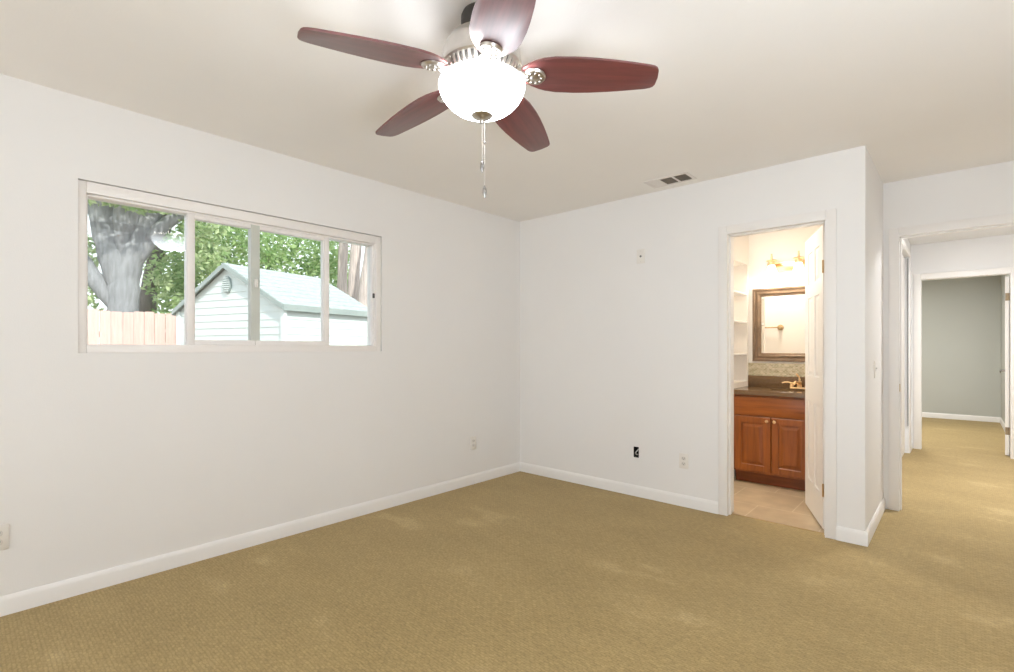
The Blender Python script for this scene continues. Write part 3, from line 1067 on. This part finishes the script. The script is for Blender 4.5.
for k in range(5):
    ang = R(36.2 + 72 * k)
    if k == 0:
        bl = blade_mesh().build('blade', M['blade'], fan)
        ir = iron_mesh().build('blade_iron', M['nickel'], bl)
        md = medal_mesh().build('medallion', M['nickel'], bl)
    else:
        o = bl.copy()
        col.objects.link(o)
        o.parent = fan
        for ch in (ir, md):
            c = ch.copy()
            col.objects.link(c)
            c.parent = o
    tgt = bl if k == 0 else o
    tgt.location = (0, 0, 2.2225 - CH)
    tgt.rotation_euler = (PITCH, DROOP, ang)
# order of rotations: pitch about the blade axis first, then round the hub (XYZ euler does this)


def chain(x, y, z0, z1, fob):
    c = MB()
    n = max(2, int((z0 - z1) / 0.0042))
    c.tube([(x, y, z0), (x, y, z1)], 0.0005, 6)
    for i in range(n):
        c.sphere((x, y, z0 - (i + 0.5) * (z0 - z1) / n), 0.0012, u=6, v=4)
    o = c.build('pull_chain', M['nickel'], fan)
    f = MB()
    f.lathe([(0, 0.0), (0.003, -0.002), (0.0035, -0.006), (0.006, -0.010), (0.0075, -0.020), (0.007, -0.032), (0.0045, -0.040), (0.003, -0.046), (0, -0.047)], 16, c=(x, y, z1 + 0.002))
    f.build('chain_fob', M['chrome'], o)
    return o


rx, ry = math.cos(R(YAW)), math.sin(R(YAW))
chain(0.001 * rx, 0.001 * ry, zf - 0.036, 1.90 - CH, 0)
ch2 = chain(0.010 * rx, 0.010 * ry, zf - 0.014, 1.806 - CH, 1)
MB().sphere((0.010 * rx, 0.010 * ry, 1.965 - CH), 0.004, 1, 1, 1.5, 10, 8).build('connector', M['chrome'], ch2)
# bulbs inside the bowl
point('fan_bulbs', (FX, FYc, ZB - 0.03), 34, (0.95, 0.98, 1.0), 0.05)

# ------------------------------------------------------------------ bathroom
# vanity
VXL, VXR, VF = -1.530, -0.63, 4.76          # cabinet sides and face-frame plane
vc = thing('vanity_cabinet', (VXL, VF, 0), 'cherry wood bathroom vanity cabinet with raised panel doors', 'vanity cabinet')
W = VXR - VXL
m_ = MB()
m_.box(0, 0.018, 0.02, BY - VF - 0.004, 0.10, 0.79).box(W - 0.018, W, 0.02, BY - VF - 0.004, 0.10, 0.79)
m_.box(0.018, W - 0.018, BY - VF - 0.016, BY - VF - 0.004, 0.10, 0.79).box(0.018, W - 0.018, 0.02, BY - VF - 0.012, 0.10, 0.118)
m_.box(0, 0.035, 0, 0.02, 0.10, 0.79, 0.001).box(W - 0.035, W, 0, 0.02, 0.10, 0.79, 0.001)
m_.box(0.035, W - 0.035, 0, 0.02, 0.10, 0.135, 0.001).box(0.035, W - 0.035, 0, 0.02, 0.585, 0.61, 0.001).box(0.035, W - 0.035, 0, 0.02, 0.765, 0.79, 0.001)
m_.build('carcass', M['cherry'], vc, smooth=0)
MB().box(0.004, W - 0.004, 0.05, 0.068, 0, 0.10).box(0.004, 0.022, 0.068, BY - VF - 0.004, 0, 0.10).box(W - 0.022, W - 0.004, 0.068, BY - VF - 0.004, 0, 0.10).build('toe_kick', M['kick'], vc, smooth=0)
MB().box(0.018, W - 0.018, -0.019, -0.001, 0.607, 0.775, 0.005, 2).build('drawer_front', M['cherry_h'], vc)


def cab_door(x0, x1, z0, z1):
    m = MB()
    s = 0.055
    y0, y1 = -0.02, -0.001
    m.box(x0, x0 + s, y0, y1, z0, z1, 0.003).box(x1 - s, x1, y0, y1, z0, z1, 0.003)
    m.box(x0 + s - 0.002, x1 - s + 0.002, y0 + 0.001, y1, z0, z0 + s, 0.003).box(x0 + s - 0.002, x1 - s + 0.002, y0 + 0.001, y1, z1 - s, z1, 0.003)
    m.box(x0 + s, x1 - s, -0.009, y1, z0 + s, z1 - s)
    m.frustum(x0 + s + 0.010, x1 - s - 0.010, -0.018, -0.008, z0 + s + 0.010, z1 - s - 0.010, 0.026, '-y')
    return m


dx = [(0.016, 0.313), (0.319, 0.600)]
for i, (a, b) in enumerate(dx):
    o = cab_door(a, b, 0.118, 0.598).build('cabinet_door', M['cherry'], vc, smooth=0)
    kx = 0.286 if i == 0 else 0.346
    MB().lathe([(0, 0), (0.007, 0), (0.006, 0.010), (0.0135, 0.016), (0.015, 0.022), (0.011, 0.028), (0, 0.030)], 20,
               mtx=Matrix.Translation((kx, -0.019, 0.568)) @ Matrix.Rotation(R(90), 4, 'X')).build('cabinet_knob', M['gold'], o)
# right hand drawer stack of the cabinet
for z0, z1 in ((0.118, 0.345), (0.352, 0.598)):
    o = MB().box(0.606, W - 0.018, -0.02, -0.001, z0, z1, 0.005, 2).build('drawer', M['cherry_h'], vc)
    MB().lathe([(0, 0), (0.007, 0), (0.006, 0.010), (0.0135, 0.016), (0.015, 0.022), (0.011, 0.028), (0, 0.030)], 20,
               mtx=Matrix.Translation(((0.606 + W - 0.018) / 2, -0.019, (z0 + z1) / 2)) @ Matrix.Rotation(R(90), 4, 'X')).build('drawer_knob', M['gold'], o)

# countertop with an oval sink cut-out
ctop = thing('countertop', (VXL, VF, 0.79), 'polished brown granite countertop with backsplash on the vanity', 'countertop')
cx0, cx1, cy0, cy1 = NX1 - VXL + 0.001, SX - 0.161 - VXL, -0.035, BY - VF - 0.001
SCX, SCY, SRA, SRB = 0.455, 0.215, 0.20, 0.145


def counter():
    m = MB()
    bm = m.bm
    n = 48
    zt, zb_ = 0.040, 0.0
    angs = [2 * PI * (k + 0.5) / n for k in range(n)]
    ell = [(SCX + SRA * math.cos(a), SCY + SRB * math.sin(a)) for a in angs]

    def hit(a):
        c, s = math.cos(a), math.sin(a)
        ts = []
        if c > 1e-9:
            ts.append((cx1 - SCX) / c)
        if c < -1e-9:
            ts.append((cx0 - SCX) / c)
        if s > 1e-9:
            ts.append((cy1 - SCY) / s)
        if s < -1e-9:
            ts.append((cy0 - SCY) / s)
        t = min(ts)
        return (SCX + t * c, SCY + t * s)
    outer = [hit(a) for a in angs]
    corners = [(cx1, cy1), (cx0, cy1), (cx0, cy0), (cx1, cy0)]
    for z, flip in ((zt, False), (zb_, True)):
        e = [bm.verts.new((x, y, z)) for x, y in ell]
        o = [bm.verts.new((x, y, z)) for x, y in outer]
        for k in range(n):
            k2 = (k + 1) % n
            p, q = outer[k], outer[k2]
            crn = [c for c in corners if (abs(p[0] - c[0]) < 1e-6 or abs(p[1] - c[1]) < 1e-6) and (abs(q[0] - c[0]) < 1e-6 or abs(q[1] - c[1]) < 1e-6)
                   and abs(p[0] - q[0]) > 1e-6 and abs(p[1] - q[1]) > 1e-6]
            loop = [e[k], o[k]] + ([bm.verts.new((*crn[0], z))] if crn else []) + [o[k2], e[k2]]
            bm.faces.new(loop)
        if z == zt:
            et, ot = e, o
        else:
            eb_, ob = e, o
    for k in range(n):
        k2 = (k + 1) % n
        bm.faces.new((et[k], et[k2], eb_[k2], eb_[k]))
    # rim faces with an eased front nose
    m.box(cx0, cx1, cy0 - 0.004, cy0 + 0.002, zb_, zt, 0.0025, 2)
    m.box(cx0, cx0 + 0.002, cy0, cy1, zb_, zt)
    m.box(cx1 - 0.002, cx1, cy0, cy1, zb_, zt)
    return m


counter().build('counter_slab', M['granite'], ctop, smooth=20)
MB().box(cx0, cx1, cy1 - 0.022, cy1, 0.040, 0.146, 0.003, 2).build('backsplash', M['granite'], ctop)
sk = MB()
skp = [(1.0, 0.0), (0.985, -0.03), (0.93, -0.08), (0.78, -0.125), (0.5, -0.148), (0.12, -0.155), (0.0, -0.155)]
sk.lathe(skp, 48, mtx=Matrix.Translation((SCX, SCY, 0.006)) @ Matrix.Diagonal((SRA, SRB, 1, 1)))
sk.build('sink_basin', M['porcelain'], ctop, smooth=60)

# faucet
fc = thing('faucet', (-1.085, 5.155, 0.831), 'brushed gold bathroom faucet with a tall lever behind the sink', 'faucet')
fb_ = MB()
fb_.box(-0.075, 0.075, -0.024, 0.024, 0.0, 0.016, 0.006, 2)
fb_.lathe([(0.021, 0.014), (0.019, 0.030), (0.017, 0.055), (0.019, 0.062), (0.018, 0.070), (0, 0.072)], 24)
fb_.build('faucet_body', M['gold'], fc)
MB().tube([(0, -0.005, 0.045), (-0.005, -0.04, 0.062), (-0.012, -0.08, 0.066), (-0.018, -0.11, 0.058), (-0.020, -0.12, 0.046)], [0.014, 0.013, 0.012, 0.011, 0.010], 12).build('spout', M['gold'], fc)
MB().tube([(0, 0, 0.068), (0.0, 0.006, 0.088), (-0.004, 0.004, 0.112), (-0.020, -0.022, 0.138)], [0.010, 0.009, 0.0075, 0.006], 10).build('lever', M['gold'], fc)
for sx in (-1, 1):
    hm = MB()
    hm.lathe([(0.018, 0.014), (0.016, 0.030), (0.011, 0.042), (0.013, 0.050), (0.010, 0.058), (0, 0.060)], 20, c=(sx * 0.062, 0, 0))
    hm.tube([(sx * 0.062, 0, 0.052), (sx * 0.085, -0.012, 0.060), (sx * 0.112, -0.026, 0.060), (sx * 0.135, -0.036, 0.052)], [0.007, 0.0065, 0.006, 0.005], 10)
    hm.build('handle', M['gold'], fc)

# mirror
mr = thing('bathroom_mirror', (-1.511, BY, 1.076), 'rectangular mirror in a ridged bronze frame above the vanity', 'mirror')
MW, MH = 0.80, 0.703


def mirror_frame():
    m = MB()
    prof = [(0.0, 0.0), (0.0, -0.020), (0.006, -0.028), (0.018, -0.028), (0.024, -0.020), (0.036, -0.018), (0.044, -0.026), (0.056, -0.026), (0.064, -0.016), (0.076, -0.014), (0.082, -0.006), (0.082, 0.0)]
    rings = []
    for (x, z, sx, sz) in ((0, 0, 1, 1), (MW, 0, -1, 1), (MW, MH, -1, -1), (0, MH, 1, -1)):
        rings.append([m.bm.verts.new((x + sx * u, d, z + sz * u)) for u, d in prof])
    n = len(prof)
    for i in range(4):
        a, b = rings[i], rings[(i + 1) % 4]
        for k in range(n - 1):
            m.bm.faces.new((a[k], b[k], b[k + 1], a[k + 1]))
    return m


mirror_frame().build('mirror_frame', M['frame'], mr, smooth=30)
MB().box(0.078, MW - 0.078, -0.009, -0.001, 0.078, MH - 0.078).build('mirror_glass', M['mirror'], mr, smooth=0)

# vanity light
vl = thing('vanity_light', (-1.09, BY, 1.975), 'gold vanity light bar with lit glass bell shades above the mirror', 'wall light')
MB().box(-0.29, 0.29, -0.018, 0.0, -0.044, 0.044, 0.006, 2).box(-0.275, 0.275, -0.026, -0.018, -0.03, 0.03, 0.006, 2).build('light_bar', M['gold'], vl)
for k, x in enumerate((-0.225, 0.0, 0.225)):
    a = MB()
    a.tube([(x, -0.02, 0.0), (x, -0.07, 0.004), (x, -0.10, 0.030), (x, -0.105, 0.055)], 0.007, 10)
    a.lathe([(0, 0.125), (0.008, 0.124), (0.007, 0.102), (0.011, 0.096), (0.008, 0.086), (0.012, 0.072), (0.044, 0.064), (0.047, 0.056), (0.030, 0.048), (0.028, 0.018), (0, 0.016)], 24, c=(x, -0.115, -0.012))
    ar = a.build('lamp_arm', M['gold'], vl)
    s = MB().lathe([(0.026, 0.022), (0.032, 0.004), (0.040, -0.028), (0.052, -0.058), (0.070, -0.084), (0.078, -0.092), (0.072, -0.090), (0.048, -0.058), (0.036, -0.022), (0.028, 0.010), (0, 0.014)], 32, c=(x, -0.115, -0.012))
    so = s.build('lamp_shade', M['shade'], ar, smooth=60)
    MB().lathe([(0.0775, -0.090), (0.0800, -0.092), (0.0775, -0.0945), (0.0745, -0.0925), (0.0775, -0.090)], 36, c=(x, -0.115, -0.012)).build('shade_rim', M['nickel'], so)
    point('vanity_bulb', (-1.09 + x, BY - 0.115, 1.85), 2.1, (1.0, 0.90, 0.75), 0.03)
area('bathroom_ceiling_lamp', (-1.6, 4.25, 2.42), (0, 0, -1), 0.35, 0.35, 18, (1.0, 0.95, 0.86))

# niche shelves
for z, pos in ((1.722, 'top'), (1.447, 'middle'), (1.135, 'bottom')):
    s = MB()
    pl = [(0.0, 0.002), (0.0, 0.493), (0.136, 0.493), (0.143, 0.486), (0.143, 0.009), (0.136, 0.002)]
    s.prism(pl, 0.0, 0.018, 'XY', bev=0.003)
    o = s.build('wall_shelf', M['door'], loc=(NX1 - 0.139, NY0 + 0.030, z))
    tag(o, {'top': 'white shelf in the bathroom niche, topmost of three', 'middle': 'white shelf in the bathroom niche, middle one of three',
            'bottom': 'white shelf in the bathroom niche, lowest of three, nearest the countertop'}[pos], 'shelf', 'shelves in the bathroom niche')

# towel bar seen in the mirror
tb = thing('towel_bar', (-1.92, BW + 0.135, 1.45), 'brass towel bar on the cream wall, seen reflected in the bathroom mirror', 'towel bar')
MB().tube([(-0.32, 0.06, 0), (0.32, 0.06, 0)], 0.008, 12).build('bar', M['antique'], tb)
for sx in (-1, 1):
    MB().lathe([(0, 0), (0.034, 0), (0.034, 0.008), (0.016, 0.014), (0.014, 0.050), (0.020, 0.055), (0.020, 0.070), (0, 0.074)], 20,
               mtx=Matrix.Translation((sx * 0.32, 0, 0)) @ Matrix.Rotation(R(-90), 4, 'X')).build('bar_mount', M['antique'], tb)

# ------------------------------------------------------------------ outdoors
GZ = -0.2
struct('ground_yard', MB().box(-40, LW - 0.12, -25, 40, GZ - 0.2, GZ), M['soil'], 'bare soil of the back yard outside the window', 'ground', smooth=0)

# shed
shed = thing('garden_shed', (-10.06, 2.62, GZ), 'pale blue green garden shed with a gabled shingle roof outside the window', 'shed', rz=R(15.36))
SW, SL, SE, SP = 2.65, 1.86, 2.03, 2.72      # width, length, eave and peak height
body = MB()
body.prism([(0.02, 0), (SW - 0.02, 0), (SW - 0.02, SE - 0.02), (SW / 2, SP - 0.02), (0.02, SE - 0.02)], 0.02, SL - 0.02, 'XZ')
lap = 0.115
z = 0.0
while z < SP - 0.03:
    def wid(h):
        return (0, SW) if h <= SE else (SW / 2 * (h - SE) / (SP - SE), SW - SW / 2 * (h - SE) / (SP - SE))
    zt = min(z + lap, SP - 0.01)
    (a0, b0), (a1, b1) = wid(z), wid(zt)
    for y, sg in ((0.02, -1), (SL - 0.02, 1)):
        yo, yi = y + sg * 0.014, y + sg * 0.006
        body._add([(a0, yo, z), (b0, yo, z), (b1, yi, zt), (a1, yi, zt)], [(0, 1, 2, 3)])
        body._add([(a0, y, z), (b0, y, z), (b0, yo, z), (a0, yo, z)], [(0, 1, 2, 3)])
    if zt <= SE + 0.01:
        for x, sg in ((0.02, -1), (SW - 0.02, 1)):
            xo, xi = x + sg * 0.014, x + sg * 0.006
            body._add([(xo, 0, z), (xo, SL, z), (xi, SL, zt), (xi, 0, zt)], [(0, 1, 2, 3)])
            body._add([(x, 0, z), (x, SL, z), (xo, SL, z), (xo, 0, z)], [(0, 1, 2, 3)])
    z += lap
body.build('siding', M['siding'], shed, smooth=0)
for x in (0.0, SW):
    for y in (0.0, SL):
        xa, xb = (x - 0.028, x + 0.05) if x == 0 else (x - 0.05, x + 0.028)
        MB().box(xa, xb, y - 0.026, y + 0.026, 0, SE, 0.003).build('corner_trim', M['shedtrim'], shed)
roof = MB()
ov, rk = 0.06, 0.07
sl = (SP - SE) / (SW / 2)
nC = 9
for sg in (-1, 1):
    for k in range(nC):
        # courses from eave to ridge, each lapping the one below
        f0, f1 = k / nC, (k + 1) / nC
        u0 = (SW / 2 + ov) * (1 - f0)
        u1 = (SW / 2 + ov) * (1 - f1) - 0.03
        z0, z1 = SP + 0.05 - sl * u0, SP + 0.05 - sl * max(u1, 0)
        x0, x1 = SW / 2 + sg * u0, SW / 2 + sg * max(u1, 0)
        roof._add([(x0, -rk, z0 + 0.012), (x0, SL + rk, z0 + 0.012), (x1, SL + rk, z1 + 0.002), (x1, -rk, z1 + 0.002),
                   (x0, -rk, z0 - 0.02), (x0, SL + rk, z0 - 0.02), (x1, SL + rk, z1 - 0.02), (x1, -rk, z1 - 0.02)],
                  [(0, 1, 2, 3), (7, 6, 5, 4), (0, 4, 5, 1), (1, 5, 6, 2), (2, 6, 7, 3), (3, 7, 4, 0)])
roof.build('roof', M['shingle'], shed, smooth=0)
fas = MB()
for sg in (-1, 1):
    xe = SW / 2 + sg * (SW / 2 + ov)
    ze = SP + 0.05 - sl * (SW / 2 + ov)
    fas.box(xe - 0.012, xe + 0.012, -rk, SL + rk, ze - 0.085, ze + 0.004)
    for y in (-rk, SL + rk):
        fas._add([(xe, y - 0.012, ze), (xe, y + 0.012, ze), (SW / 2, y + 0.012, SP + 0.045), (SW / 2, y - 0.012, SP + 0.045),
                  (xe, y - 0.012, ze - 0.075), (xe, y + 0.012, ze - 0.075), (SW / 2, y + 0.012, SP - 0.03), (SW / 2, y - 0.012, SP - 0.03)],
                 [(0, 1, 2, 3), (7, 6, 5, 4), (0, 4, 5, 1), (1, 5, 6, 2), (2, 6, 7, 3), (3, 7, 4, 0)])
fas.build('fascia', M['fascia'], shed, smooth=0)
gv = MB()
nE = 28
gv.prism([(SW / 2 + 0.10 * math.cos(2 * PI * k / nE), 2.425 + 0.135 * math.sin(2 * PI * k / nE)) for k in range(nE)], -0.022, 0.012, 'XZ')
gvo = gv.build('gable_vent', M['ventgrey'], shed)
gs = MB()
for k in range(7):
    zz = 2.425 - 0.105 + k * 0.035
    hw = 0.084 * math.sqrt(max(0.05, 1 - ((zz - 2.425) / 0.135) ** 2))
    gs.box(SW / 2 - hw, SW / 2 + hw, -0.036, -0.020, zz - 0.008, zz + 0.008, 0.003)
gs.build('vent_slats', M['siding'], gvo)

# fence
fence = thing('wooden_fence', (-11.05, 1.6, GZ), 'pinkish weathered board fence beside the garden shed', 'fence')
bd = MB()
y = -3.2
random.seed(11)
while y < 2.6:
    wv = 0.165 + random.uniform(-0.01, 0.01)
    h = 2.06 + random.uniform(-0.02, 0.02)
    dxr = random.uniform(-0.006, 0.006)
    bd.prism([(y + 0.003, 0.03), (y + wv - 0.003, 0.03), (y + wv - 0.003, h - 0.015), (y + wv - 0.02, h), (y + 0.02, h), (y + 0.003, h - 0.015)], dxr - 0.010, dxr + 0.010, 'YZ')
    y += wv
bd.build('boards', M['fence'], fence, smooth=0)
MB().box(-0.06, -0.012, -3.2, 2.6, 0.35, 0.44).box(-0.06, -0.012, -3.2, 2.6, 1.6, 1.69).build('rails', M['fence'], fence, smooth=0)
for yy in (-3.0, -0.7, 1.6):
    MB().box(-0.15, -0.06, yy - 0.045, yy + 0.045, 0, 2.0, 0.004).build('post', M['fence'], fence, smooth=0)


def skin_tree(name, chains, material, parent, loc):
    """tapered limbs grown from polylines with a wobbly cross-section"""
    m = MB()
    for pts, r0, r1 in chains:
        P = [Vector(p) for p in pts]
        fine, rad = [], []
        for i in range(len(P) - 1):
            for s in range(5):
                t = s / 5
                fine.append(P[i].lerp(P[i + 1], t))
        fine.append(P[-1])
        n = len(fine)
        # smooth the polyline
        for _ in range(3):
            fine = [fine[0]] + [(fine[i - 1] + fine[i] * 2 + fine[i + 1]) / 4 for i in range(1, n - 1)] + [fine[-1]]
        rad = [min(1.0, 0.55 + 0.09 * i) ** (1 if P[0].z > 0.5 else 0) * (r0 + (r1 - r0) * i / (n - 1)) * (1 + 0.05 * math.sin(i * 2.1 + r0 * 40)) for i in range(n)]
        m.tube(fine, rad, 16)
    return m.build(name, material, parent, smooth=60, loc=loc)


def leaf_cloud(clumps, count, size, material, parent, name='foliage', seed=1, thick=0.6):
    rnd = random.Random(seed)
    m = bpy.data.meshes.new(name)
    vs_, fs = [], []
    tot = sum(c[1][0] * c[1][1] * c[1][2] for c in clumps)
    for (c, r) in clumps:
        n = int(count * r[0] * r[1] * r[2] / tot)
        for _ in range(n):
            while True:
                p = Vector((rnd.uniform(-1, 1), rnd.uniform(-1, 1), rnd.uniform(-1, 1)))
                if p.length < 1 and p.length > thick * rnd.random():
                    break
            q = Vector((c[0] + p.x * r[0], c[1] + p.y * r[1], c[2] + p.z * r[2]))
            e = Euler((rnd.uniform(0, 6.3), rnd.uniform(0, 6.3), rnd.uniform(0, 6.3))).to_matrix()
            s = size * rnd.uniform(0.6, 1.3)
            b = len(vs_)
            for (u, v, w) in ((0, -1, 0), (0.45, -0.1, 0.12), (0, 1, 0), (-0.45, -0.1, 0.12)):
                vs_.append(q + e @ Vector((u * s, v * s, w * s)))
            fs.append((b, b + 1, b + 2))
            fs.append((b, b + 2, b + 3))
    m.from_pydata([tuple(v) for v in vs_], [], fs)
    m.materials.append(material)
    o = bpy.data.objects.new(name, m)
    col.objects.link(o)
    o.parent = parent
    return o


# big oak behind the fence
oak = thing('oak_tree', (-15.0, 2.72, GZ), 'large grey trunked oak with forked branches rising behind the pinkish fence', 'tree')
skin_tree('trunk', [
    ([(0, 0.05, 0), (0.0, 0.04, 1.2), (0.02, 0.02, 2.5), (0.05, 0.06, 3.3), (0.2, 0.34, 4.2), (0.4, 0.75, 5.6)], 0.36, 0.27),
    ([(0.02, 0.0, 2.5), (0.0, -0.10, 3.4), (-0.1, -0.28, 4.2), (-0.2, -0.5, 5.6)], 0.34, 0.26),
    ([(0.0, -0.1, 2.3), (-0.1, -0.42, 2.9), (-0.2, -0.74, 3.5), (-0.4, -1.3, 4.6)], 0.20, 0.15),
    ([(0.1, 0.2, 3.3), (0.4, 0.55, 4.2), (0.8, 1.2, 4.9)], 0.22, 0.12),
    ([(0.1, 0.0, 3.6), (0.3, 0.05, 4.6), (0.5, 0.1, 5.6)], 0.30, 0.24),
], M['bark'], oak, None)
leaf_cloud([((0.9, -0.3, 5.05), (1.0, 1.2, 0.45)), ((1.0, 0.0, 4.78), (0.5, 0.9, 0.3)), ((0.6, 1.55, 4.9), (0.9, 0.75, 0.7)), ((0.3, 1.75, 3.9), (0.8, 0.5, 0.8)), ((0.2, 0.2, 6.4), (2.0, 2.2, 0.8)),
            ((-0.3, -1.6, 4.7), (0.8, 0.55, 0.8)), ((-0.6, -0.75, 2.6), (0.6, 0.5, 0.7)), ((-0.8, -0.55, 3.7), (0.6, 0.35, 0.6)), ((-1.0, 0.95, 3.2), (0.6, 0.35, 0.5))],
           8600, 0.085, M['leaf'], oak, seed=3)
t2 = thing('oak_tree', (-17.5, 3.72, GZ), 'dark leaning trunk just right of the large grey oak, behind the fence', 'tree')
skin_tree('trunk', [([(0, 0, 0), (0, 0.02, 2.4), (0.1, 0.25, 4.2), (0.2, 0.7, 6.0)], 0.27, 0.17)], M['bark_dk'], t2, None)
leaf_cloud([((0.2, 0.9, 6.2), (1.4, 1.4, 0.9)), ((0.0, 0.9, 4.6), (0.7, 0.6, 0.9))], 1700, 0.085, M['leaf'], t2, seed=5)
# leafy mass behind the shed
for i, (x, y, lab, cl, n) in enumerate([
    (-16.6, 5.0, 'leafy green tree above the left slope of the shed roof', [((0, 0, 3.2), (1.3, 0.95, 1.5)), ((0.3, 0.1, 4.8), (1.1, 0.85, 0.9)), ((0, -0.6, 2.4), (0.9, 0.7, 1.2)), ((-0.6, -0.8, 3.8), (0.8, 0.6, 1.0))], 6500),
    (-15.6, 6.3, 'leafy green tree directly behind the peak of the shed roof', [((0, 0, 3.4), (1.2, 1.0, 1.3)), ((0.2, 0, 4.7), (1.0, 1.0, 0.9)), ((0, 0.2, 2.4), (1.1, 1.0, 1.1))], 6000),
    (-15.0, 7.9, 'leafy green tree behind the right end of the shed roof', [((0, 0, 3.2), (1.1, 0.95, 1.2)), ((0.1, -0.1, 4.4), (0.9, 0.95, 0.8)), ((0, 0, 2.3), (1.1, 0.85, 1.0))], 5500),
]):
    t = thing('garden_tree', (x, y, GZ), lab, 'tree', 'green trees behind the shed')
    skin_tree('trunk', [([(0, 0, 0), (0.05, 0.02, 1.5), (0, 0.1, 3.0), (0.1, 0.05, 4.2)], 0.16, 0.05)], M['bark_dk'], t, None)
    leaf_cloud(cl, n, 0.085, M['leaf2'], t, seed=20 + i)
# pale trunks at the right end of the window
for i, (x, y, lab, pts, r0, r1) in enumerate([
    (-13.3, 7.55, 'pale tree trunk, left of the three trunks seen through the right pane', [(0, 0, 0), (0.0, 0, 2.5), (-0.02, 0.05, 4.2), (0, 0.2, 6)], 0.16, 0.12),
    (-12.3, 7.32, 'pale tree trunk, middle one of the three trunks seen through the right pane', [(0, -0.06, 0), (0, 0.0, 2.8), (0.0, 0.09, 4.2), (0, 0.3, 6)], 0.17, 0.13),
    (-11.6, 7.22, 'pale leaning tree trunk, right of the three trunks seen through the right pane', [(0, -0.12, 0), (0.0, -0.01, 2.8), (0.12, 0.15, 4.1), (0.25, 0.4, 6)], 0.16, 0.13)]):
    t = thing('bare_trunk_tree', (x, y, GZ), lab, 'tree', 'pale trunks behind the shed')
    skin_tree('trunk', [(pts, r0, r1)], M['bark_pale'], t, None)
    leaf_cloud([((0, 0.3, 6.3), (1.0, 1.0, 0.6))], 500, 0.08, M['leaf2'], t, seed=40 + i)
